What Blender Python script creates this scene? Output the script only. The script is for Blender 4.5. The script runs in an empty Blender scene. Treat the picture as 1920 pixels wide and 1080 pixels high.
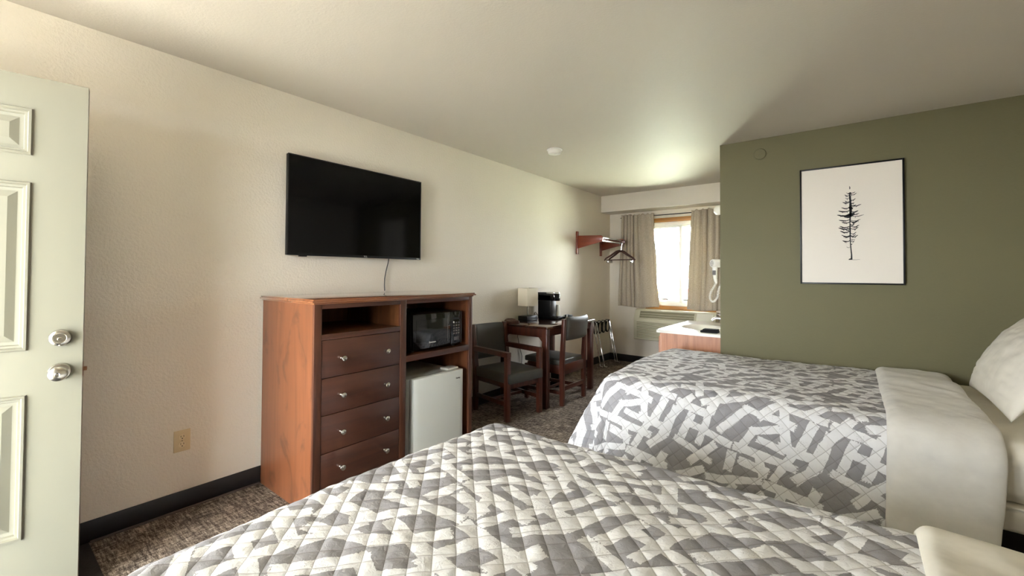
import bpy, bmesh, math, random
import numpy as np
from mathutils import Vector, Matrix
S = bpy.context.scene
COL = S.collection
R = math.radians
pi = math.pi

# ------------------------------------------------------------------ camera
f_px, yaw, pit, rol = 799.85, 0.66209, 0.01741, 0.005638
CAM = Vector((2.8288, 0.0, 1.2765))
fwd = Vector((-math.sin(yaw)*math.cos(pit), math.cos(yaw)*math.cos(pit), math.sin(pit)))
rt = Vector((math.cos(yaw), math.sin(yaw), 0)); up = rt.cross(fwd)
r2 = rt*math.cos(rol)+up*math.sin(rol); u2 = -rt*math.sin(rol)+up*math.cos(rol)
cd = bpy.data.cameras.new('camera'); cam = bpy.data.objects.new('camera', cd); COL.objects.link(cam)
m = Matrix.Identity(4)
for i in range(3):
    m[i][0] = r2[i]; m[i][1] = u2[i]; m[i][2] = -fwd[i]; m[i][3] = CAM[i]
cam.matrix_world = m
cd.sensor_width = 36; cd.lens = f_px/1920*36; cd.shift_y = -(540-501.06)/1920
cd.clip_start = 0.02
S.camera = cam

# ------------------------------------------------------------------ light and exposure
W = bpy.data.worlds.new('overcast_sky'); S.world = W; W.use_nodes = True
bg = W.node_tree.nodes['Background']
bg.inputs[0].default_value = (0.90, 0.95, 1.0, 1); bg.inputs[1].default_value = 5.6
S.view_settings.view_transform = 'Standard'
S.view_settings.look = 'None'
S.view_settings.gamma = 1
S.view_settings.use_curve_mapping = False
S.view_settings.exposure = 3.06
S.cycles.use_denoising = True
S.cycles.max_bounces = 14
S.cycles.diffuse_bounces = 10
S.cycles.sample_clamp_indirect = 8
S.cycles.caustics_reflective = False
S.cycles.caustics_refractive = False

def portal(loc, rot, sx, sy):
    l = bpy.data.lights.new('sky_portal', 'AREA'); l.shape = 'RECTANGLE'; l.size = sx; l.size_y = sy
    l.cycles.is_portal = True
    o = bpy.data.objects.new('sky_portal', l); o.location = loc; o.rotation_euler = rot; COL.objects.link(o)
portal((0.70, -0.74, 1.02), (R(90), 0, 0), 0.94, 2.06)      # open front door, light comes in along +y
portal((1.70, -0.74, 1.45), (R(90), 0, 0), 0.36, 1.30)      # front window
portal((1.03, 6.215, 1.45), (R(-90), 0, 0), 0.96, 1.30)     # back window

sl = bpy.data.lights.new('sun', 'SUN'); sl.energy = 14.0; sl.angle = R(2); sl.color = (1.0, 0.97, 0.92)
so = bpy.data.objects.new('sun', sl); so.rotation_euler = (R(34), 0, R(12)); COL.objects.link(so)   # high sun from the front, kept out by the added unseen overhang

def sp(x): return x/12.92 if x <= 0.04045 else ((x+0.055)/1.055)**2.4
def rgb(r, g, b): return (sp(r/255), sp(g/255), sp(b/255), 1)

# ------------------------------------------------------------------ node helpers
class NT:
    def __init__(s, name):
        s.m = bpy.data.materials.new(name); s.m.use_nodes = True
        s.t = s.m.node_tree; s.t.nodes.clear()
        s.out = s.n('ShaderNodeOutputMaterial'); s.b = s.n('ShaderNodeBsdfPrincipled')
        s.l(s.b.outputs[0], s.out.inputs[0])
    def n(s, typ, **k):
        o = s.t.nodes.new(typ)
        for a, v in k.items(): setattr(o, a, v)
        return o
    def l(s, a, b): s.t.links.new(a, b)
    def set(s, nd, i, v):
        if hasattr(v, 'is_linked') or isinstance(v, bpy.types.NodeSocket): s.l(v, nd.inputs[i])
        else: nd.inputs[i].default_value = v
    def math(s, op, a, b=None, c=None, clamp=False):
        nd = s.n('ShaderNodeMath', operation=op, use_clamp=clamp)
        s.set(nd, 0, a)
        if b is not None: s.set(nd, 1, b)
        if c is not None: s.set(nd, 2, c)
        return nd.outputs[0]
    def vmath(s, op, a, b=None):
        nd = s.n('ShaderNodeVectorMath', operation=op)
        s.set(nd, 0, a)
        if b is not None: s.set(nd, 1, b)
        return nd.outputs['Value'] if op in ('DOT_PRODUCT', 'LENGTH') else nd.outputs[0]
    def noise(s, vec, scale, detail=3, rough=0.5, dist=0.0):
        nd = s.n('ShaderNodeTexNoise'); s.l(vec, nd.inputs['Vector'])
        nd.inputs['Scale'].default_value = scale; nd.inputs['Detail'].default_value = detail
        nd.inputs['Roughness'].default_value = rough; nd.inputs['Distortion'].default_value = dist
        return nd
    def ramp(s, fac, stops):
        nd = s.n('ShaderNodeValToRGB'); s.l(fac, nd.inputs[0])
        e = nd.color_ramp.elements
        while len(e) < len(stops): e.new(0.5)
        for i, (p, c) in enumerate(stops): e[i].position = p; e[i].color = c
        return nd.outputs[0]
    def mix(s, fac, a, b):
        nd = s.n('ShaderNodeMix', data_type='RGBA'); s.set(nd, 0, fac); s.set(nd, 6, a); s.set(nd, 7, b)
        return nd.outputs[2]
    def bump(s, h, strength, dist=0.01):
        nd = s.n('ShaderNodeBump'); nd.inputs['Strength'].default_value = strength
        nd.inputs['Distance'].default_value = dist; s.l(h, nd.inputs['Height'])
        s.l(nd.outputs[0], s.b.inputs['Normal'])
    def obj(s, scale=(1, 1, 1)):
        tc = s.n('ShaderNodeTexCoord')
        if scale == (1, 1, 1): return tc.outputs['Object']
        mp = s.n('ShaderNodeMapping'); mp.inputs['Scale'].default_value = scale
        s.l(tc.outputs['Object'], mp.inputs[0]); return mp.outputs[0]

def mat(name, col, rough=0.5, metal=0.0, var=0.0, vscale=8, bump=0.0, bscale=200, coat=0, spec=0.5, sheen=0, bd=0.004):
    k = NT(name)
    k.b.inputs['Roughness'].default_value = rough; k.b.inputs['Metallic'].default_value = metal
    k.b.inputs['Specular IOR Level'].default_value = spec
    if coat: k.b.inputs['Coat Weight'].default_value = coat; k.b.inputs['Coat Roughness'].default_value = 0.08
    if sheen: k.b.inputs['Sheen Weight'].default_value = sheen
    v = k.obj()
    if var:
        nz = k.noise(v, vscale, 4)
        lo = tuple(c*(1-var) for c in col[:3])+(1,); hi = tuple(min(1, c*(1+var)) for c in col[:3])+(1,)
        k.l(k.ramp(nz.outputs[0], [(0.3, lo), (0.7, hi)]), k.b.inputs['Base Color'])
    else: k.b.inputs['Base Color'].default_value = col
    if bump:
        nz = k.noise(v, bscale, 2); k.bump(nz.outputs[0], bump, bd)
    return k.m

def wood(name, dark, mid, light, axis=2, rough=0.3, fig=0.0, coat=0.15, gs=1.0, figcol=None):
    k = NT(name)
    sc = [14*gs, 14*gs, 14*gs]; sc[axis] = 0.9*gs
    v = k.obj(tuple(sc))
    n1 = k.noise(v, 1.6, 6, 0.62, 0.6)
    c = k.ramp(n1.outputs[0], [(0.28, dark), (0.5, mid), (0.72, light)])
    fine = [160, 160, 160]; fine[axis] = 5
    v2 = k.obj(tuple(fine)); n2 = k.noise(v2, 1.0, 2)
    c = k.mix(k.math('MULTIPLY', n2.outputs[0], 0.22), c, dark)
    if fig:
        sc3 = [5.5, 5.5, 5.5]; sc3[axis] = 3.6
        n3 = k.noise(k.obj(tuple(sc3)), 1.0, 3, 0.6, 1.4)
        f = k.ramp(n3.outputs[0], [(0.57, (0, 0, 0, 1)), (0.70, (1, 1, 1, 1))])
        c = k.mix(k.math('MULTIPLY', f, fig), c, figcol or dark)
    k.l(c, k.b.inputs['Base Color'])
    k.b.inputs['Roughness'].default_value = rough
    k.b.inputs['Coat Weight'].default_value = coat; k.b.inputs['Coat Roughness'].default_value = 0.15
    k.bump(n2.outputs[0], 0.05, 0.002)
    return k.m

def plaster(name, col, bump=0.5):
    k = NT(name); v = k.obj()
    n = k.noise(v, 75, 3, 0.55); n2 = k.noise(v, 1.3, 2)
    lo = tuple(c*0.96 for c in col[:3])+(1,)
    k.l(k.mix(n2.outputs[0], lo, col), k.b.inputs['Base Color'])
    k.b.inputs['Roughness'].default_value = 0.62; k.b.inputs['Specular IOR Level'].default_value = 0.3
    k.bump(n.outputs[0], bump, 0.006)
    return k.m

M = {}
M['wall'] = plaster('cream_orange_peel_paint', rgb(224, 217, 203))
M['ceil'] = plaster('ceiling_paint', rgb(198, 191, 178), 0.2)
M['green'] = plaster('olive_green_paint', rgb(112, 108, 80), 0.15)
M['blackbase'] = mat('black_vinyl_base', rgb(26, 23, 23), 0.45, bump=0.05)
M['greytrim'] = mat('carpet_edge_strip', rgb(82, 72, 66), 0.8)
M['doorpaint'] = mat('pale_sage_door_paint', rgb(124, 122, 108), 0.38, bump=0.03, bscale=60)
M['jamb'] = mat('door_frame_paint', rgb(205, 200, 182), 0.4)
M['nickel'] = mat('satin_nickel', rgb(205, 200, 190), 0.22, 1.0)
M['brass'] = mat('dull_brass', rgb(150, 110, 80), 0.35, 1.0)
M['chrome'] = mat('chrome', rgb(196, 196, 196), 0.1, 1.0)
M['side'] = wood('dresser_side_wood', rgb(98, 58, 36), rgb(116, 70, 44), rgb(128, 79, 52), 2, 0.33, 0.75, figcol=rgb(76, 46, 31))  # lighter brown tone for the dresser sides
M['front'] = wood('dresser_front_wood', rgb(62, 35, 24), rgb(76, 43, 30), rgb(84, 49, 34), 1, 0.36, 0.1, 0.1)  # darker brown tone for the dresser front
M['frontv'] = wood('dresser_front_wood_upright', rgb(56, 31, 21), rgb(88, 51, 34), rgb(104, 63, 43), 2, 0.36, 0.1, 0.1)
M['topwood'] = wood('dresser_top_veneer', rgb(96, 56, 34), rgb(128, 80, 52), rgb(142, 92, 60), 1, 0.16, 0.2, 0.6)
tw = [n_ for n_ in M['topwood'].node_tree.nodes if n_.type == 'BSDF_PRINCIPLED'][0]
tw.inputs['Coat Weight'].default_value = 1.0; tw.inputs['Coat Roughness'].default_value = 0.06; tw.inputs['Coat IOR'].default_value = 1.6
for l_ in list(tw.inputs['Normal'].links): M['topwood'].node_tree.links.remove(l_)
M['inner'] = wood('cabinet_interior', rgb(70, 40, 20), rgb(100, 60, 32), rgb(114, 72, 42), 2, 0.4, 0.3, 0)
M['mahog'] = wood('mahogany_stain', rgb(50, 24, 16), rgb(76, 37, 25), rgb(92, 47, 32), 2, 0.28, 0.1, 0.25)
M['mahogh'] = wood('mahogany_stain_lengthwise', rgb(50, 24, 16), rgb(76, 37, 25), rgb(92, 47, 32), 1, 0.28, 0.1, 0.25)
M['tabletop'] = wood('polished_table_top', rgb(48, 24, 17), rgb(64, 34, 24), rgb(76, 42, 30), 1, 0.10, 0.1, 0.8)
M['rackwood'] = wood('cherry_bracket', rgb(92, 40, 24), rgb(128, 58, 36), rgb(142, 70, 44), 0, 0.35, 0.1, 0.2)
M['oak'] = wood('vanity_oak', rgb(150, 94, 62), rgb(184, 124, 88), rgb(198, 140, 102), 2, 0.4, 0.25, 0.1)
M['pine'] = wood('window_pine', rgb(150, 100, 46), rgb(186, 132, 66), rgb(200, 148, 82), 0, 0.45, 0.1, 0.1)
M['black'] = mat('black_plastic', rgb(11, 11, 12), 0.38, spec=0.35)
M['blackgloss'] = mat('black_gloss', rgb(6, 6, 7), 0.06, spec=0.6)
M['screen'] = mat('tv_screen_glass', rgb(3, 3, 4), 0.09, spec=0.28)
M['darkwin'] = mat('microwave_window', rgb(18, 18, 19), 0.12, spec=0.6)
M['keys'] = mat('grey_button', rgb(96, 92, 92), 0.5)
M['white'] = mat('white_plastic', rgb(232, 230, 224), 0.4)
M['whiteprint'] = mat('white_print', rgb(225, 225, 222), 0.5)
M['fridge'] = mat('white_fridge_enamel', rgb(226, 230, 226), 0.3, bump=0.04, bscale=300)
M['gasket'] = mat('grey_gasket', rgb(130, 134, 132), 0.6)
M['vinyl'] = mat('charcoal_vinyl', rgb(64, 63, 57), 0.42, bump=0.15, bscale=260, var=0.06)
M['shade'] = mat('linen_lamp_shade', rgb(226, 218, 196), 0.85, bump=0.12, bscale=400)
M['silver'] = mat('brushed_silver', rgb(190, 190, 188), 0.25, 0.9)
M['paper'] = mat('print_paper', rgb(232, 226, 216), 0.7)
M['ink'] = mat('black_ink', rgb(38, 38, 42), 0.8, var=0.3, vscale=120)
M['ivory'] = mat('ivory_plastic', rgb(208, 188, 148), 0.4)
M['ivory2'] = mat('ivory_receptacle', rgb(216, 198, 160), 0.35)
M['slot'] = mat('dark_slot', rgb(24, 14, 8), 0.9)
M['ptac'] = mat('almond_plastic', rgb(205, 201, 178), 0.45)
M['ptac_lit'] = mat('almond_plastic_lit', rgb(228, 226, 210), 0.4)  # almond plastic whitened to carry the bright light on the lid
M['ptacdark'] = mat('vent_recess', rgb(140, 135, 110), 0.7)
M['porcelain'] = mat('cultured_marble', rgb(238, 236, 228), 0.18)
M['strap'] = mat('black_webbing', rgb(16, 16, 17), 0.8, bump=0.2, bscale=500)
M['brownleather'] = mat('dark_brown_leather', rgb(70, 42, 32), 0.5, var=0.3, vscale=30, bump=0.3, bscale=60)
M['blackcloth'] = mat('black_terry', rgb(20, 20, 22), 0.95, bump=0.5, bscale=500)
M['rubber'] = mat('black_rubber_mat', rgb(24, 23, 23), 0.9, bump=0.6, bscale=220, var=0.4, vscale=90)
M['sheet'] = mat('ivory_cotton_sheet', rgb(224, 220, 208), 0.85, bump=0.35, bscale=12, bd=0.02)
M['blanket'] = mat('white_brushed_fleece', rgb(216, 214, 209), 0.95, bump=0.35, bscale=15, var=0.03, vscale=20, sheen=0.2, bd=0.015)
M['pillow'] = mat('white_pillowcase', rgb(228, 224, 214), 0.85, bump=0.35, bscale=8, bd=0.03)
M['curtain'] = None
M['conc'] = mat('pale_concrete', rgb(204, 202, 196), 0.9, var=0.08, vscale=1)
M['asphalt'] = mat('grey_asphalt', rgb(128, 127, 125), 0.9, var=0.1, vscale=1)
M['gravel'] = mat('pale_gravel', rgb(213, 221, 197), 0.95, var=0.05, vscale=2)
M['siding'] = mat('pale_blue_metal_siding', rgb(206, 214, 218), 0.7)
M['roofm'] = mat('pale_metal_roof', rgb(205, 208, 208), 0.6)
M['trimgrey'] = mat('grey_trim', rgb(30, 33, 35), 0.7)
M['red'] = mat('red_car_paint', rgb(150, 30, 32), 0.3, coat=0.5)
M['tyre'] = mat('tyre_rubber', rgb(28, 28, 28), 0.85)
M['amber'] = mat('amber_lens', rgb(200, 150, 40), 0.3)
M['carglass'] = mat('car_glass', rgb(150, 160, 165), 0.05)
M['globe'] = mat('frosted_globe', rgb(236, 233, 226), 0.35)
M['cup'] = mat('wrapped_paper_cup', rgb(226, 226, 218), 0.3)
M['pump'] = mat('vinyl_window_frame', rgb(232, 232, 226), 0.4)

k_ = NT('lit_dome_glass'); k_.b.inputs['Base Color'].default_value = rgb(240, 232, 215)
k_.b.inputs['Emission Color'].default_value = (1.0, 0.86, 0.70, 1); k_.b.inputs['Emission Strength'].default_value = 2.0; M['domeglass'] = k_.m

def curtain_mat():
    k = NT('oatmeal_linen_weave')
    v = k.obj((260, 260, 60)); n = k.noise(v, 1, 2); n2 = k.noise(k.obj((60, 60, 260)), 1, 2)
    s = k.math('ADD', n.outputs[0], n2.outputs[0])
    k.l(k.ramp(k.math('MULTIPLY', s, 0.5), [(0.35, rgb(168, 156, 136)), (0.65, rgb(204, 193, 174))]), k.b.inputs['Base Color'])
    k.b.inputs['Roughness'].default_value = 0.9
    k.bump(s, 0.2, 0.003)
    tr = k.n('ShaderNodeBsdfTranslucent'); tr.inputs[0].default_value = rgb(205, 192, 168)
    mx = k.n('ShaderNodeMixShader'); mx.inputs[0].default_value = 0.13
    k.l(k.b.outputs[0], mx.inputs[1]); k.l(tr.outputs[0], mx.inputs[2]); k.l(mx.outputs[0], k.out.inputs[0])
    return k.m
M['curtain'] = curtain_mat()

def glass_mat():
    k = NT('window_glass'); k.t.nodes.remove(k.b)
    t = k.n('ShaderNodeBsdfTransparent'); g = k.n('ShaderNodeBsdfGlossy'); g.inputs['Roughness'].default_value = 0.02
    fr = k.n('ShaderNodeFresnel'); fr.inputs[0].default_value = 1.45
    mx = k.n('ShaderNodeMixShader'); k.l(fr.outputs[0], mx.inputs[0]); k.l(t.outputs[0], mx.inputs[1]); k.l(g.outputs[0], mx.inputs[2])
    k.l(mx.outputs[0], k.out.inputs[0]); return k.m
M['glass'] = glass_mat()

def carpet_mat():
    k = NT('heathered_brown_carpet')
    v = k.obj()
    a = k.noise(k.obj((14, 78, 1)), 1, 4, 0.75); b = k.noise(k.obj((78, 17, 1)), 1, 4, 0.75)
    g = k.noise(v, 230, 2, 0.75); big = k.noise(v, 5, 4, 0.6)
    s = k.math('ADD', k.math('MULTIPLY', a.outputs[0], 0.34), k.math('MULTIPLY', b.outputs[0], 0.26))
    s = k.math('ADD', s, k.math('MULTIPLY', g.outputs[0], 0.26))
    s = k.math('ADD', s, k.math('MULTIPLY', big.outputs[0], 0.14))
    k.l(k.ramp(s, [(0.41, rgb(46, 39, 35)), (0.48, rgb(92, 82, 74)), (0.53, rgb(142, 130, 118)), (0.60, rgb(200, 188, 174))]), k.b.inputs['Base Color'])
    k.b.inputs['Roughness'].default_value = 1; k.b.inputs['Specular IOR Level'].default_value = 0.1
    k.bump(k.math('ADD', g.outputs[0], s), 0.7, 0.006)
    return k.m
M['carpet'] = carpet_mat()

def quilt_mat():
    """white dry-brush strokes repeated over a grey ground"""
    k = NT('brush_stroke_print_quilt'); rnd = random.Random(4)
    uv = k.n('ShaderNodeUVMap'); uv.uv_map = 'UVMap'
    TX, TY = 0.748, 0.62
    nz = k.noise(uv.outputs[0], 9, 2); off = k.vmath('SUBTRACT', nz.outputs['Color'], (0.5, 0.5, 0.5))
    sc = k.n('ShaderNodeVectorMath', operation='SCALE'); k.l(off, sc.inputs[0]); sc.inputs['Scale'].default_value = 0.022
    p = k.vmath('ADD', uv.outputs[0], sc.outputs[0])
    md = k.n('ShaderNodeVectorMath', operation='WRAP'); k.l(p, md.inputs[0])
    md.inputs[1].default_value = (TX, TY, 1); md.inputs[2].default_value = (0, 0, -1)
    p = md.outputs[0]
    hf = k.noise(uv.outputs[0], 120, 2, 0.8)
    eu = k.math('MULTIPLY_ADD', hf.outputs[0], 0.035, -0.0175)
    ev = k.math('MULTIPLY_ADD', hf.outputs[0], 0.008, -0.004)
    raw = [(1.681,.426,1.875,.485),(1.717,.514,1.771,.331),(1.624,.497,1.671,.377),(1.532,.507,1.577,.357),(1.596,.527,1.771,.600),
     (1.680,.628,1.798,.512),(1.875,.617,1.892,.538),(1.917,.493,2.173,.544),(1.941,.563,2.045,.589),(2.037,.612,2.021,.530),
     (1.832,.419,1.958,.285),(1.933,.497,1.990,.396),(1.990,.396,2.098,.366),(2.029,.437,2.121,.464),(2.091,.621,2.173,.467),
     (2.121,.449,2.279,.483),(2.251,.529,2.292,.427),(2.143,.430,2.128,.273),(2.201,.451,2.257,.322),(1.949,.283,2.165,.336),
     (2.106,.244,2.305,.291),(1.908,.232,1.736,.289),(2.243,.259,2.298,.215),
     (1.60,.20,1.82,.17),(1.70,.24,1.66,.10),(1.80,.20,1.90,.08),(1.93,.22,2.04,.10),(1.90,.15,2.16,.19),(2.08,.20,2.13,.05),
     (2.18,.19,2.34,.13),(1.62,.10,1.74,.04),(1.78,.07,2.02,.03),(2.06,.04,2.28,.08),(2.22,.13,2.27,.02),
     (1.56,.40,1.66,.27),(1.78,.33,1.83,.20),(2.02,.31,2.12,.22),(2.19,.60,2.26,.53),(1.60,.31,1.74,.35)]
    acc = None
    for (x0, y0, x1, y1) in raw:
        w = rnd.uniform(0.0185, 0.024)
        cx, cy = (x0+x1)/2, 0.62-(y0+y1)/2
        dx, dy = (x1-x0), -(y1-y0); L = math.hypot(dx, dy); dx /= L; dy /= L
        cx %= TX; cy %= TY
        ex, ey = abs(dx)*L/2+w+0.02, abs(dy)*L/2+w+0.02
        xs = [0]+([-TX] if cx+ex > TX else [])+([TX] if cx-ex < 0 else [])
        ys = [0]+([-TY] if cy+ey > TY else [])+([TY] if cy-ey < 0 else [])
        du = k.vmath('DOT_PRODUCT', p, (dx, dy, 0)); dv = k.vmath('DOT_PRODUCT', p, (-dy, dx, 0))
        lu = k.math('ADD', eu, L/2+0.018); lv = k.math('ADD', ev, w)
        for ax in xs:
            for ay in ys:
                a = k.math('COMPARE', du, (cx+ax)*dx+(cy+ay)*dy, lu)
                b = k.math('COMPARE', dv, -(cx+ax)*dy+(cy+ay)*dx, lv)
                r = k.math('MULTIPLY', a, b)
                acc = r if acc is None else k.math('MAXIMUM', acc, r)
    # dry brush streaks eat small holes in the white
    sk = k.noise(uv.outputs[0], 260, 2, 0.7); bigm = k.noise(uv.outputs[0], 14, 2)
    hole = k.math('MULTIPLY', k.math('GREATER_THAN', sk.outputs[0], 0.60), k.math('GREATER_THAN', bigm.outputs[0], 0.60))
    acc = k.math('MULTIPLY', acc, k.math('SUBTRACT', 1.0, k.math('MULTIPLY', hole, 0.7)))
    thr = k.noise(uv.outputs[0], 700, 1)
    grey = k.ramp(thr.outputs[0], [(0.3, rgb(146, 145, 149)), (0.7, rgb(162, 161, 165))])
    wht = k.ramp(thr.outputs[0], [(0.3, rgb(222, 223, 226)), (0.7, rgb(234, 235, 238))])
    k.b.inputs['Roughness'].default_value = 0.85; k.b.inputs['Specular IOR Level'].default_value = 0.2
    # diamond quilting: sunk seams tinted greyer along the stitching
    sep = k.n('ShaderNodeSeparateXYZ'); k.l(uv.outputs[0], sep.inputs[0])
    wv = k.noise(uv.outputs[0], 7, 1)
    w0 = k.math('MULTIPLY_ADD', wv.outputs[0], 0.010, -0.005)
    dist = None
    for sg in (1.0, -1.0):
        a = k.math('ADD', k.math('MULTIPLY_ADD', sep.outputs[1], sg, sep.outputs[0]), w0)
        pp = k.math('PINGPONG', k.math('ADD', a, 50*0.054*math.sqrt(2)), 0.054*math.sqrt(2)/2)
        pp = k.math('MULTIPLY', pp, 1/math.sqrt(2))
        dist = pp if dist is None else k.math('MINIMUM', dist, pp)
    seam = k.math('SUBTRACT', 1.0, k.math('DIVIDE', dist, 0.0022, clamp=True))
    col = k.mix(acc, grey, wht)
    k.l(k.mix(k.math('MULTIPLY', seam, 0.55), col, rgb(120, 116, 114)), k.b.inputs['Base Color'])
    wr = k.noise(uv.outputs[0], 45, 3, 0.6, 0.8)
    pf = k.math('POWER', k.math('DIVIDE', dist, 0.027, clamp=True), 0.45)
    hh = k.math('ADD', k.math('MULTIPLY', wr.outputs[0], 0.75), k.math('MULTIPLY', pf, 0.9))
    k.bump(hh, 0.5, 0.008)
    return k.m
M['quilt'] = quilt_mat()

# ------------------------------------------------------------------ mesh helpers
class B:
    def __init__(s): s.b = bmesh.new(); s.uv = None
    def box(s, x0, x1, y0, y1, z0, z1, bev=0.0, seg=2, T=None):
        g = bmesh.ops.create_cube(s.b, size=1)
        vs = g['verts']
        for v in vs:
            v.co = Vector(((x0+x1)/2+v.co.x*(x1-x0), (y0+y1)/2+v.co.y*(y1-y0), (z0+z1)/2+v.co.z*(z1-z0)))
        if bev:
            es = list({e for v in vs for e in v.link_edges})
            q = bmesh.ops.bevel(s.b, geom=es, offset=bev, segments=seg, profile=0.5, affect='EDGES')
            vs = list(set(q['verts']) | {v for v in vs if v.is_valid})
        if T is not None:
            for v in vs: v.co = T @ v.co
        return s
    def beam(s, p0, p1, w, h, bev=0.0, upv=(0, 0, 1)):
        """box bar from p0 to p1, w across, h along upv"""
        p0 = Vector(p0); p1 = Vector(p1); d = p1-p0; L = d.length; d /= L
        u = Vector(upv); sx = d.cross(u)
        if sx.length < 1e-4: u = Vector((1, 0, 0)); sx = d.cross(u)
        sx.normalize(); u = sx.cross(d)
        T = Matrix(((d.x, sx.x, u.x, p0.x), (d.y, sx.y, u.y, p0.y), (d.z, sx.z, u.z, p0.z), (0, 0, 0, 1)))
        return s.box(0, L, -w/2, w/2, -h/2, h/2, bev, 2, T)
    def tube(s, pts, r, n=10, closed=False, cap=True, flat=None):
        pts = [Vector(p) for p in pts]; N = len(pts); rings = []
        prev = None
        for i, p in enumerate(pts):
            a = pts[(i-1) % N] if (closed or i > 0) else p
            c = pts[(i+1) % N] if (closed or i < N-1) else p
            d = (c-a).normalized()
            if prev is None:
                u = Vector((0, 0, 1)) if abs(d.z) < 0.9 else Vector((1, 0, 0))
            else: u = prev
            x = d.cross(u).normalized(); u = x.cross(d).normalized(); prev = u
            rr = r[i] if isinstance(r, (list, tuple)) else r
            ring = []
            for k in range(n):
                t = 2*pi*k/n
                if flat: q = x*math.cos(t)*flat[0]+u*math.sin(t)*flat[1]
                else: q = x*math.cos(t)*rr+u*math.sin(t)*rr
                ring.append(s.b.verts.new(p+q))
            rings.append(ring)
        M_ = N if closed else N-1
        for i in range(M_):
            A, C = rings[i], rings[(i+1) % N]
            for k in range(n): s.b.faces.new((A[k], A[(k+1) % n], C[(k+1) % n], C[k]))
        if cap and not closed:
            s.b.faces.new(list(reversed(rings[0]))); s.b.faces.new(rings[-1])
        return s
    def lathe(s, prof, c, axis=(0, 0, 1), n=28, sx=1.0, sy=1.0):
        """prof: (radius, height) along axis from point c"""
        a = Vector(axis).normalized(); q = Vector((0, 0, 1)).rotation_difference(a); c = Vector(c)
        rings = []
        for (r, h) in prof:
            if r < 1e-6: rings.append([s.b.verts.new(c+q @ Vector((0, 0, h)))])
            else: rings.append([s.b.verts.new(c+q @ Vector((r*sx*math.cos(2*pi*k/n), r*sy*math.sin(2*pi*k/n), h))) for k in range(n)])
        for A, C in zip(rings, rings[1:]):
            for k in range(n):
                k1 = (k+1) % n
                if len(A) == 1 and len(C) == 1: continue
                if len(A) == 1: s.b.faces.new((A[0], C[k1], C[k]))
                elif len(C) == 1: s.b.faces.new((A[k], A[k1], C[0]))
                else: s.b.faces.new((A[k], A[k1], C[k1], C[k]))
        if len(rings[0]) > 1: s.b.faces.new(list(reversed(rings[0])))
        if len(rings[-1]) > 1: s.b.faces.new(rings[-1])
        return s
    def prism(s, poly, axis, a0, a1, bev=0.0):
        """poly in the two other axes (cyclic order), extruded along axis"""
        def P(u, v, w):
            return {'x': (w, u, v), 'y': (u, w, v), 'z': (u, v, w)}[axis]
        A = [s.b.verts.new(P(u, v, a0)) for u, v in poly]; C = [s.b.verts.new(P(u, v, a1)) for u, v in poly]
        n = len(poly)
        fs = [s.b.faces.new(A), s.b.faces.new(C)]
        for k in range(n): fs.append(s.b.faces.new((A[k], A[(k+1) % n], C[(k+1) % n], C[k])))
        if bev:
            es = list({e for f in fs for e in f.edges})
            bmesh.ops.bevel(s.b, geom=es, offset=bev, segments=2, profile=0.5, affect='EDGES')
        return s
    def grid(s, P, uvs=None, closed_u=False):
        """P: array (nu, nv, 3)"""
        nu, nv = P.shape[:2]
        V = [[s.b.verts.new(P[i, j]) for j in range(nv)] for i in range(nu)]
        for i in range(nu-(0 if closed_u else 1)):
            for j in range(nv-1):
                i1 = (i+1) % nu
                s.b.faces.new((V[i][j], V[i1][j], V[i1][j+1], V[i][j+1]))
        return s

def world_of(o):
    mtx = Matrix.Identity(4)
    while o is not None: mtx = o.matrix_basis @ mtx; o = o.parent
    return mtx

def obj(name, b, m_, parent=None, local=False, smooth=35):
    bmesh.ops.recalc_face_normals(b.b, faces=b.b.faces)
    me = bpy.data.meshes.new(name); b.b.to_mesh(me); b.b.free()
    o = bpy.data.objects.new(name, me); COL.objects.link(o)
    if parent is not None:
        if not local: me.transform(world_of(parent).inverted())
        o.parent = parent
    if m_ is not None: me.materials.append(M[m_] if isinstance(m_, str) else m_)
    if smooth:
        me.polygons.foreach_set('use_smooth', [True]*len(me.polygons))
        me.set_sharp_from_angle(angle=R(smooth))
    return o

def npmesh(name, P, m_, parent=None, UV=None, closed_u=False):
    """big grid straight from numpy"""
    nu, nv = P.shape[:2]
    me = bpy.data.meshes.new(name)
    idx = np.arange(nu*nv).reshape(nu, nv)
    if closed_u: idx = np.vstack([idx, idx[:1]])
    q = np.stack([idx[:-1, :-1], idx[1:, :-1], idx[1:, 1:], idx[:-1, 1:]], -1).reshape(-1, 4)
    me.vertices.add(nu*nv); me.vertices.foreach_set('co', P.reshape(-1).astype(np.float32))
    me.loops.add(q.size); me.loops.foreach_set('vertex_index', q.reshape(-1).astype(np.int32))
    me.polygons.add(len(q)); me.polygons.foreach_set('loop_start', (np.arange(len(q))*4).astype(np.int32))
    me.polygons.foreach_set('loop_total', np.full(len(q), 4, np.int32))
    me.polygons.foreach_set('use_smooth', np.ones(len(q), bool))
    if UV is not None:
        l = me.uv_layers.new(name='UVMap')
        l.data.foreach_set('uv', UV.reshape(-1, 2)[q.reshape(-1)].reshape(-1).astype(np.float32))
    me.update(calc_edges=True); me.validate()
    o = bpy.data.objects.new(name, me); COL.objects.link(o)
    if parent is not None:
        me.transform(world_of(parent).inverted()); o.parent = parent
    me.materials.append(M[m_] if isinstance(m_, str) else m_)
    return o

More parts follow.
